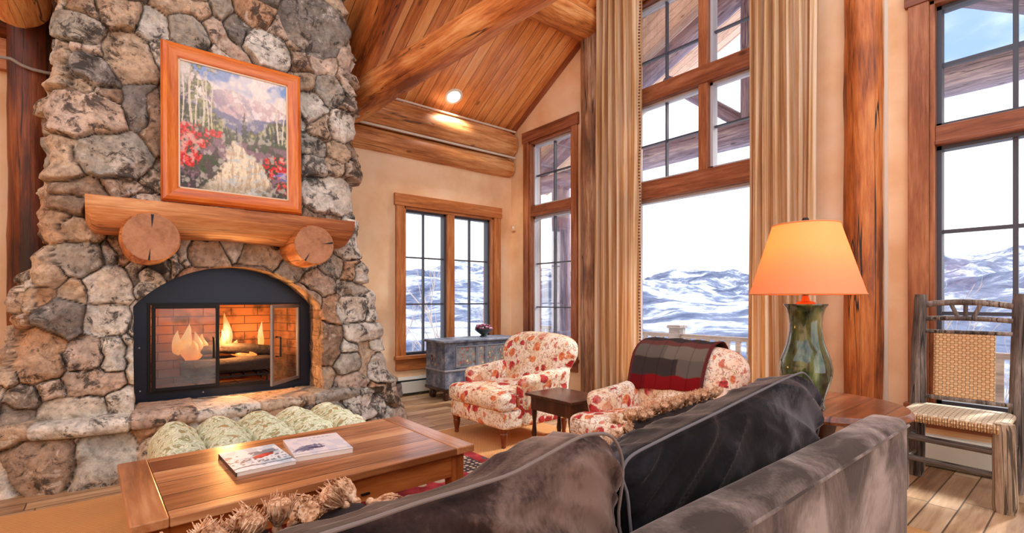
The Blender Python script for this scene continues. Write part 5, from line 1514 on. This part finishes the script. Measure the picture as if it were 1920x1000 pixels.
def tassel_pillow(label, loc, rot, w_, h_, count, scale=1.0, wild=1.0, grp=None):
    r_ = thing('tassel_pillow', label, 'pillow', loc, 0, 'tasselled pillows on the sofa')
    r_.rotation_euler = rot
    m = MB(); m.soft(w_, 0.13, h_, 0.06, 14, (0.0, 0.05, 0.0), fn=lambda p: (p.x * (1 - 0.06 * (1 - (2 * p.z / h_) ** 2)), p.y * (1 - 0.5 * max(abs(2 * p.x / w_), abs(2 * p.z / h_)) ** 3), p.z * (1 - 0.06 * (1 - (2 * p.x / w_) ** 2))))
    m.build('pillow_body', M['darkcloth'], r_, angle=80)
    rnd = random.Random(int(w_ * 100) + count)
    P = 2 * (w_ + h_)
    for k_ in range(count):
        s_ = (k_ + 0.5) / count * P
        if s_ < w_: x, z, d = -w_ / 2 + s_, h_ / 2, (0, 1)
        elif s_ < w_ + h_: x, z, d = w_ / 2, h_ / 2 - (s_ - w_), (1, 0)
        elif s_ < 2 * w_ + h_: x, z, d = w_ / 2 - (s_ - w_ - h_), -h_ / 2, (0, -1)
        else: x, z, d = -w_ / 2, -h_ / 2 + (s_ - 2 * w_ - h_), (-1, 0)
        o = bpy.data.objects.new('tassel', TM[k_ % 4]); C.objects.link(o); o.parent = r_
        side = -1 if k_ % 2 else 1
        D = Vector((d[0] + rnd.uniform(-0.8, 0.8) * wild, side * rnd.uniform(0.3, 1.3) * wild, d[1] + rnd.uniform(-0.9, 0.2) * wild)).normalized()
        o.location = (x * 0.97, side * 0.012, z * 0.97)
        o.rotation_mode = 'QUATERNION'; o.rotation_quaternion = Vector((0, 0, -1)).rotation_difference(D)
        o.scale = (scale,) * 3
    return r_
tassel_pillow('dark pillow fringed with big tan tassels at the near left corner of the sofa', (0.31, 1.17, 0.565), (R(-24), R(-3), R(3)), 0.46, 0.24, 34, 0.95)
tassel_pillow('dark pillow fringed with small tan tassels in front of the charcoal cushion', (1.72, 1.05, 0.64), (R(-16), R(-1), R(1)), 0.66, 0.28, 90, 0.58, 0.7)

# ------------------------------------------------------------------ round end table and lamp
et = thing('end_table', 'round wooden end table behind the right end of the sofa', 'end table', (3.12, 1.03, 0.0))
m = MB(); m.lathe([(0.0, 0.575), (0.39, 0.575), (0.406, 0.583), (0.412, 0.595), (0.406, 0.609), (0.394, 0.62), (0.0, 0.62)], 64); m.build('tabletop', M['endtop'], et, angle=30)
m = MB(); m.lathe([(0.05, 0.05), (0.06, 0.1), (0.05, 0.2), (0.075, 0.3), (0.055, 0.42), (0.09, 0.56), (0.15, 0.578)], 30); m.build('pedestal', M['darkwood'], et)
for k_ in range(4):
    a = k_ * PI / 2 + PI / 4
    m = MB(); m.tube([(0.03 * math.cos(a), 0.03 * math.sin(a), 0.16), (0.13 * math.cos(a), 0.13 * math.sin(a), 0.13), (0.24 * math.cos(a), 0.24 * math.sin(a), 0.045), (0.29 * math.cos(a), 0.29 * math.sin(a), 0.03)], [0.035, 0.03, 0.025, 0.022], 12); m.build('foot', M['darkwood'], et)

lp = thing('table_lamp', 'green glazed vase lamp with glowing orange cone shade on the round table', 'lamp', (2.89, 1.03, 0.62))
m = MB(); m.lathe([(0.0, 0.0), (0.088, 0.0), (0.092, 0.01), (0.086, 0.03), (0.09, 0.06), (0.105, 0.11), (0.122, 0.17), (0.126, 0.21), (0.118, 0.26), (0.10, 0.31), (0.085, 0.36), (0.077, 0.41), (0.076, 0.45), (0.082, 0.50), (0.092, 0.535), (0.104, 0.55), (0.104, 0.556), (0.095, 0.556), (0.0, 0.545)], 44)
m.build('vase_base', M['glaze'], lp)
m = MB(); m.lathe([(0.0, 0.556), (0.05, 0.556), (0.045, 0.565), (0.022, 0.572), (0.014, 0.60), (0.020, 0.615), (0.012, 0.63), (0.010, 0.66), (0.018, 0.67), (0.018, 0.70), (0.0, 0.70)], 20); m.build('lamp_neck', M['brass'], lp)
m = MB()
for s in (-1, 1): m.tube([(s * 0.015, 0, 0.66), (s * 0.07, 0, 0.74), (s * 0.075, 0, 0.85), (s * 0.03, 0, 0.955), (0, 0, 0.975)], 0.0035, 8)
m.tube([(-0.15, 0, 0.972), (0.15, 0, 0.972)], 0.003, 6); m.tube([(0, -0.15, 0.972), (0, 0.15, 0.972)], 0.003, 6); m.build('harp', M['brass'], lp)
m = MB()
m.lathe([(0.272, 0.607), (0.158, 0.982)], 64)
o = m.build('lamp_shade', M['shade'], lp, fix=False); s_ = o.modifiers.new('t', 'SOLIDIFY'); s_.thickness = 0.003
trm = plain('shade_trim', lin(214, 150, 96), 0.7)
for r_, z in ((0.272, 0.609), (0.158, 0.98)):
    m = MB(); m.tube([(r_ * math.cos(a), r_ * math.sin(a), z) for a in np.linspace(0, 2 * PI, 65)], 0.004, 6); m.build('shade_trim', trm, lp)
m = MB(); m.lathe([(0.006, 0.975), (0.008, 0.985), (0.006, 0.99), (0.016, 1.0), (0.018, 1.008), (0.012, 1.018), (0.0, 1.021)], 18); m.build('finial', M['black2'], lp)
m = MB(); m.soft(0.055, 0.055, 0.08, 0.026, 5); m.build('light_bulb', emit('bulb_glow', lin(255, 214, 160), 3.0), lp, (0, 0, 0.74))
bl = bpy.data.lights.new('lamp_bulb', 'POINT'); bl.energy = 6; bl.color = (1.0, 0.70, 0.42); bl.shadow_soft_size = 0.05
bo = bpy.data.objects.new('lamp_bulb', bl); C.objects.link(bo); bo.location = (2.89, 1.03, 0.62 + 0.86)

# ------------------------------------------------------------------ rustic pole chair by the right window
rc_ = thing('rustic_chair', 'rustic bark pole chair with woven cane back and rush seat by the right window', 'chair', (3.9, 0.605, 0))
def pole(name, p0, p1, r0, r1, mat=None, seed=None): return log(name, p0, p1, r0, r1, mat or M['bark'], rc_, seed, n=18, rough=0.07, step=0.04)
pole('front_leg', (0.0, -0.24, 0), (0.0, -0.235, 0.50), 0.056, 0.048, wood('pale_bark', lin(120, 100, 80), lin(176, 152, 126), lin(212, 192, 166), 'Z', rough=0.8, grain=1.6, knots=False, cracks=0.8, bump=0.9))
pole('front_leg', (0.0, 0.235, 0), (0.0, 0.235, 0.49), 0.046, 0.042)
pole('rear_post', (0.43, -0.24, 0), (0.455, -0.265, 1.235), 0.042, 0.037)
pole('rear_post', (0.38, 0.235, 0), (0.44, 0.215, 1.235), 0.052, 0.034)
for z, r_ in ((0.20, 0.017), (0.33, 0.02)):
    pole('rung', (0.0, -0.22, z), (0.0, 0.22, z + 0.01), r_, r_)
    pole('rung', (0.0, 0.235, z - 0.04), (0.40, 0.235, z - 0.03), r_, r_)
    pole('rung', (0.0, -0.24, z - 0.04), (0.43, -0.24, z - 0.03), r_, r_)
# rush seat
m = MB(); m.soft(0.49, 0.50, 0.05, 0.024, 14, (0, 0, 0.008)); m.build('seat', M['rush'], rc_, (0.205, 0.0, 0.47), angle=60)
m = MB()
for k_ in range(34):
    y = -0.215 + k_ * 0.013; m.tube([(-0.042, y, 0.488), (-0.054, y, 0.47), (-0.042, y, 0.445)], 0.0055, 6)
m.build('seat_binding', M['cane'], rc_)
# back rails, splat spindles and cane panel
XB = 0.42
def bowrail(z, r_, bow, x=XB):
    m = MB(); m.tube([(x + 0.02, y, z + bow * (1 - (y / 0.24) ** 2)) for y in np.linspace(-0.235, 0.2, 12)], r_, 12); return m
bowrail(1.155, 0.020, 0.028, 0.425).build('back_rail', M['bark'], rc_); bowrail(1.065, 0.016, 0.012, 0.415).build('back_rail', M['bark'], rc_)
bowrail(0.985, 0.013, 0.0, 0.405).build('back_rail', M['bark'], rc_); bowrail(0.545, 0.014, 0.0, 0.375).build('back_rail', M['bark'], rc_)
for y0, y1 in ((-0.05, -0.085), (-0.015, -0.015), (0.02, 0.055)):
    m = MB(); m.tube([(0.436, y0, 1.075), (0.442, y1, 1.165)], 0.012, 10); m.build('spindle', M['bark'], rc_)
rows = [[(0.012 * math.sin(PI * i / 14) * math.sin(PI * j / 20) + 0.012, -0.158 + 0.30 * i / 14, 0.55 + 0.435 * j / 20) for i in range(15)] for j in range(21)]
m = MB(); m.grid(rows); o = m.build('cane_panel', M['cane'], rc_, (0.345, 0.0, 0.0), (0, R(4.0), 0), fix=False)
s_ = o.modifiers.new('t', 'SOLIDIFY'); s_.thickness = 0.008

# ------------------------------------------------------------------ curtains
def curtain(label, y0, y1, x, fringe, sd):
    r_ = thing('curtain', label, 'curtain', (x, (y0 + y1) / 2, 0.0), 0, 'long linen curtains')
    n = 150; rows = []
    for z in np.linspace(0.02, 5.0, 46):
        row = []
        for i in range(n + 1):
            u = i / n; y = (y0 + (y1 - y0) * u) - (y0 + y1) / 2
            a = 0.036 * math.sin(u * 2 * PI * 6.2 + sd + 0.35 * math.sin(z * 0.7 + u * 4)) + 0.016 * math.sin(u * 2 * PI * 13 + 2 * sd) + 0.008 * mnoise.noise(Vector((u * 9, z * 0.8, sd)))
            row.append((a, y + 0.012 * math.sin(z * 0.9 + u * 8), z))
        rows.append(row)
    m = MB(); m.grid(rows); o = m.build('curtain_panel', M['curtain'], r_, fix=False, angle=180)
    s_ = o.modifiers.new('t', 'SOLIDIFY'); s_.thickness = 0.004
    m = MB()
    m.tube([(0, (y0 - y1) / 2 - 0.05, 4.98), (0, (y1 - y0) / 2 + 0.05, 4.98)], 0.02, 12); m.build('curtain_rod', M['black2'], r_)
    if fringe:
        m = MB(); sp = MB().soft(0.022, 0.022, 0.022, 0.011, 3)
        for z in np.arange(0.05, 4.9, 0.034):
            m.add(sp.v, sp.f, Matrix.Translation((-0.012 + 0.01 * math.sin(z * 9), (y0 - y1) / 2 - 0.006, z)))
        m.build('bead_fringe', M['fringe'], r_)
    return r_
curtain('long tan curtain with beaded edge left of the big window', 3.20, 3.84, 4.42, True, 0.4)
curtain('long tan curtain right of the big window, partly behind the lamp', 1.49, 2.03, 4.42, False, 2.1)

# ------------------------------------------------------------------ baseboard heaters
def heater(label, L, loc, rz):
    r_ = thing('baseboard_heater', label, 'heater', loc, rz, 'white baseboard heaters')
    m = MB(); m.prism([(0.0, 0.0), (0.008, 0.0), (0.008, 0.225), (0.0, 0.225)], 0, L, 'Y'); m.prism([(0.0, 0.212), (0.0, 0.23), (0.045, 0.225), (0.066, 0.20), (0.062, 0.196), (0.044, 0.213)], 0, L, 'Y')
    m.prism([(0.060, 0.035), (0.066, 0.035), (0.066, 0.17), (0.060, 0.175)], 0, L, 'Y'); m.build('cover', M['white'], r_, smooth=False)
    m = MB(); m.box(0.008, 0.058, 0.01, L - 0.01, 0.02, 0.205); m.build('fin_slot', M['slot'], r_, smooth=False)
    for y in (0, L - 0.03):
        m = MB(); m.box(0, 0.068, y, y + 0.03, 0.0, 0.23); m.build('end_cap', M['white'], r_, smooth=False)
    return r_
def hbuild(label, L, p, rz): return heater(label, L, p, rz)
hbuild('white baseboard heater along the back wall beside the hearth', 1.95, (2.40, BY, 0), R(-90))
hbuild('white baseboard heater under the window behind the rustic chair', 2.55, (WX, 1.05, 0), R(180))

# thermostat, recessed light, cable
t_ = thing('thermostat', 'small beige thermostat on the wall beside the corner window', 'thermostat', (WX, 5.53, 2.25))
m = MB(); m.box(-0.022, 0, -0.038, 0.038, -0.05, 0.05); m.build('housing', M['switch'], t_, smooth=False, bevel=0.006)
m = MB(); m.lathe([(0.0, 0.006), (0.018, 0.004), (0.02, 0)], 20); m.build('dial', M['white'], t_, (-0.022, 0, 0), (0, R(-90), 0))
RX, RY = 3.43, 5.34
rl = thing('recessed_light', 'round white recessed spotlight in the sloped board ceiling', 'ceiling light', (RX, RY, CZ + SL * (BY - RY)))
rl.rotation_euler = (PI - math.atan(SL), 0, 0)
m = MB(); m.lathe([(0.085, 0.002), (0.09, 0.010), (0.118, 0.008), (0.122, 0.0)], 40); m.build('trim_ring', M['white'], rl)
m = MB(); m.lathe([(0.0, 0.004), (0.086, 0.004), (0.086, -0.0)], 40); m.build('lens', M['bulb'], rl)
sp = bpy.data.lights.new('recessed_spot', 'SPOT'); sp.energy = 40; sp.color = (1, 0.86, 0.68); sp.spot_size = R(110); sp.spot_blend = 0.6; sp.shadow_soft_size = 0.08
so2 = bpy.data.objects.new('recessed_spot', sp); C.objects.link(so2); so2.location = (RX, RY - 0.02, CZ + SL * (BY - RY) - 0.03)
cpts = [(-0.9, 107), (0, 107), (20, 110), (40, 122), (60, 130), (85, 136), (108, 137)]
m = MB(); m.tube([(*(lambda q: (q[0], 5.25 if u < 100 else 5.28))(onY(u, v, 5.25)), onY(u, v, 5.25)[1]) for u, v in cpts], 0.012, 8)
tag(m.build('cable', M['cable']), 'grey cable drooping across the dark post left of the chimney', 'cable')

# ------------------------------------------------------------------ outdoors: hills, deck, railing, porch truss, bare trees
rows = []
A_ = np.linspace(R(-40), R(125), 300); RR = np.concatenate([np.linspace(14, 120, 14), np.geomspace(135, 5200, 110)])
for r_ in RR:
    th_ = A_; x = r_ * np.cos(th_); y = r_ * np.sin(th_)
    base = np.interp(r_, [14, 40, 150, 600, 1400, 2500, 3800, 5200], [-3.5, -8, -26, -78, -40, 70, 200, 150])
    n1_ = fbm(x / 900 + 3, y / 900 + 7, 101, 5); n2_ = fbm(x / 260, y / 260, 102, 5)
    amp = np.interp(r_, [14, 200, 900, 2500, 4000], [0.6, 12, 70, 230, 330])
    z = base + (n1_ - 0.5) * amp * 1.5 + (1 - np.abs(n2_ * 2 - 1)) * amp * 0.26 - amp * 0.18
    rows.append([(float(a), float(b_), float(c_)) for a, b_, c_ in zip(x, y, z)])
m = MB(); m.grid(rows)
struct(m.build('hills', M['hills'], fix=False, angle=180), 'snow patched blue grey hills beyond the windows')

m = MB(); m.box(WX + 0.2, 8.0, -4, 9.5, -0.45, -0.35); struct(m.build('deck', M['deckwood'], smooth=False), 'weathered deck boards outside the windows')
m = MB(); m.box(WX + 0.25, 7.98, -4, 9.5, -0.35, -0.30); tag(m.build('snow', M['snow'], smooth=False), 'snow lying on the deck outside the windows', 'snow', kind='stuff')
rl_ = thing('deck_railing', 'weathered grey deck railing with balusters outside the big window', 'railing', (7.55, 2.5, -0.35))
m = MB(); m.box(-0.06, 0.06, -6.2, 7.0, 0.90, 0.965); m.build('top_rail', M['railwood'], rl_, smooth=False, bevel=0.01)
m = MB(); m.box(-0.03, 0.03, -6.2, 7.0, 0.10, 0.16); m.build('bottom_rail', M['railwood'], rl_, smooth=False)
for y in (-5.4, -2.9, -0.35 + 0.1, 2.2, 4.7, 6.9):
    m = MB(); m.box(-0.10, 0.10, -0.10, 0.10, 0, 1.06); m.box(-0.125, 0.125, -0.125, 0.125, 1.06, 1.11); m.build('newel_post', M['deckwood'], rl_, (0, y, 0), smooth=False, bevel=0.01)
bal = MB(); bal.box(-0.022, 0.022, -0.035, 0.035, 0.16, 0.90)
b0 = bal.build('baluster', M['railwood'], rl_, (0, -6.0, 0), smooth=False)
yy = -5.83
while yy < 6.9:
    c_ = b0.copy(); C.objects.link(c_); c_.location = (0, yy, 0); yy += 0.17

# porch roof truss of logs
pt = thing('porch_truss', 'outdoor log roof truss with king post seen through the windows', 'porch truss', (7.0, 3.15, 0))
PX = 7.0
def plog(name, y0, z0, y1, z1, r_, x=0.0, sd=None): return log(name, (x, y0 - 3.15, z0), (x, y1 - 3.15, z1), r_, r_ * 0.96, M['outlog'], pt, sd)
plog('tie_beam', -1.6, 3.57, 7.9, 3.57, 0.185, sd=2)
plog('king_post', 3.2, 3.7, 3.2, 5.5, 0.13, sd=9)
plog('rafter', 7.9, 3.75, 3.05, 5.72, 0.17, 0.0, 4); plog('rafter', -0.9, 3.35, 3.2, 5.85, 0.17, 0.0, 6)
plog('brace', 3.3, 3.72, 4.55, 4.75, 0.10, sd=12); plog('brace', 3.1, 3.72, 1.9, 4.75, 0.10, sd=13)
plog('porch_post', 6.95, -0.35, 6.95, 3.45, 0.19, sd=14); plog('porch_post', -0.75, -0.35, -0.75, 3.45, 0.19, sd=15)
# porch roof planes
m = MB()
for (ya, za, yb, zb) in ((8.6, 3.72, 3.15, 5.98), (-2.4, 3.40, 3.15, 5.98)):
    m.add([(WX + 0.2, ya, za), (8.2, ya, za), (8.2, yb, zb), (WX + 0.2, yb, zb), (WX + 0.2, ya, za + 0.12), (8.2, ya, za + 0.12), (8.2, yb, zb + 0.12), (WX + 0.2, yb, zb + 0.12)],
          [(0, 1, 2, 3), (7, 6, 5, 4), (0, 4, 5, 1), (1, 5, 6, 2), (2, 6, 7, 3), (3, 7, 4, 0)])
o = m.build('porch_roof', M['soffit'], smooth=False); struct(o, 'plank underside of the porch roof')

# bare trees beyond the deck
def bare_tree(sd, h_):
    rnd = random.Random(sd); m = MB()
    def limb(p, d, L, r_, lv):
        pts = [p]; q = p
        for k_ in range(4):
            d = (d + Vector((rnd.uniform(-0.14, 0.14), rnd.uniform(-0.14, 0.14), rnd.uniform(0, 0.1)))).normalized(); q = q + d * L / 4; pts.append(q)
        m.tube(pts, [r_ * (1 - 0.18 * i) for i in range(5)], 5)
        if lv < 3:
            for k_ in range(5 if lv == 0 else 3):
                t_ = rnd.uniform(0.3, 0.98); i = min(3, int(t_ * 4)); b_ = pts[i].lerp(pts[i + 1], t_ * 4 - i)
                a = rnd.uniform(0, 2 * PI); nd = (d * 0.9 + Vector((math.cos(a), math.sin(a), 0.25)) * 0.55).normalized()
                limb(b_, nd, L * rnd.uniform(0.35, 0.5), r_ * 0.5, lv + 1)
    limb(Vector((0, 0, 0)), Vector((0, 0, 1)), h_, 0.045, 0)
    return m
TB = [bare_tree(i * 7 + 1, 5.0).build('bare_tree', M['twig']) for i in range(4)]
rnd = random.Random(12); k_ = 0
used = set()
def ground(x, y):
    r_ = math.hypot(x, y); return float(np.interp(r_, [14, 40, 150], [-3.5, -8, -26]))
spots = []
def put_tree(x, y, s_, lb, grp):
    global k_
    if any(math.hypot(x - a, y - b_) < 1.5 for a, b_ in spots): return
    spots.append((x, y))
    i = k_ % 4; k_ += 1
    o = TB[i] if i not in used else TB[i].copy()
    if i in used: C.objects.link(o)
    used.add(i)
    o.location = (x, y, ground(x, y) - 0.4); o.scale = (s_, s_, s_ * rnd.uniform(0.9, 1.1)); o.rotation_euler = (0, 0, rnd.uniform(0, 6.28))
    tag(o, lb, 'tree', grp)
for i in range(30):
    u = rnd.uniform(735, 960); dpt = rnd.uniform(15, 26)
    d = ray(u, 562); put_tree(d[0] * dpt, d[1] * dpt, rnd.uniform(0.75, 1.1), 'bare grey sapling in the thicket beyond the back windows', 'bare saplings beyond the back windows')
for i in range(14):
    u = rnd.uniform(1215, 1430); dpt = rnd.uniform(18, 28)
    d = ray(u, 562); put_tree(d[0] * dpt, d[1] * dpt, rnd.uniform(0.6, 0.85), 'bare sapling in the scrub below the deck railing', 'bare saplings below the deck')
for u, dpt, s_ in ((1765, 11.5, 1.0), (1790, 14, 0.8), (1905, 14, 0.75)):
    d = ray(u, 562); put_tree(d[0] * dpt, d[1] * dpt, s_, 'bare sapling outside the right window behind the rustic chair', 'bare saplings outside the right window')
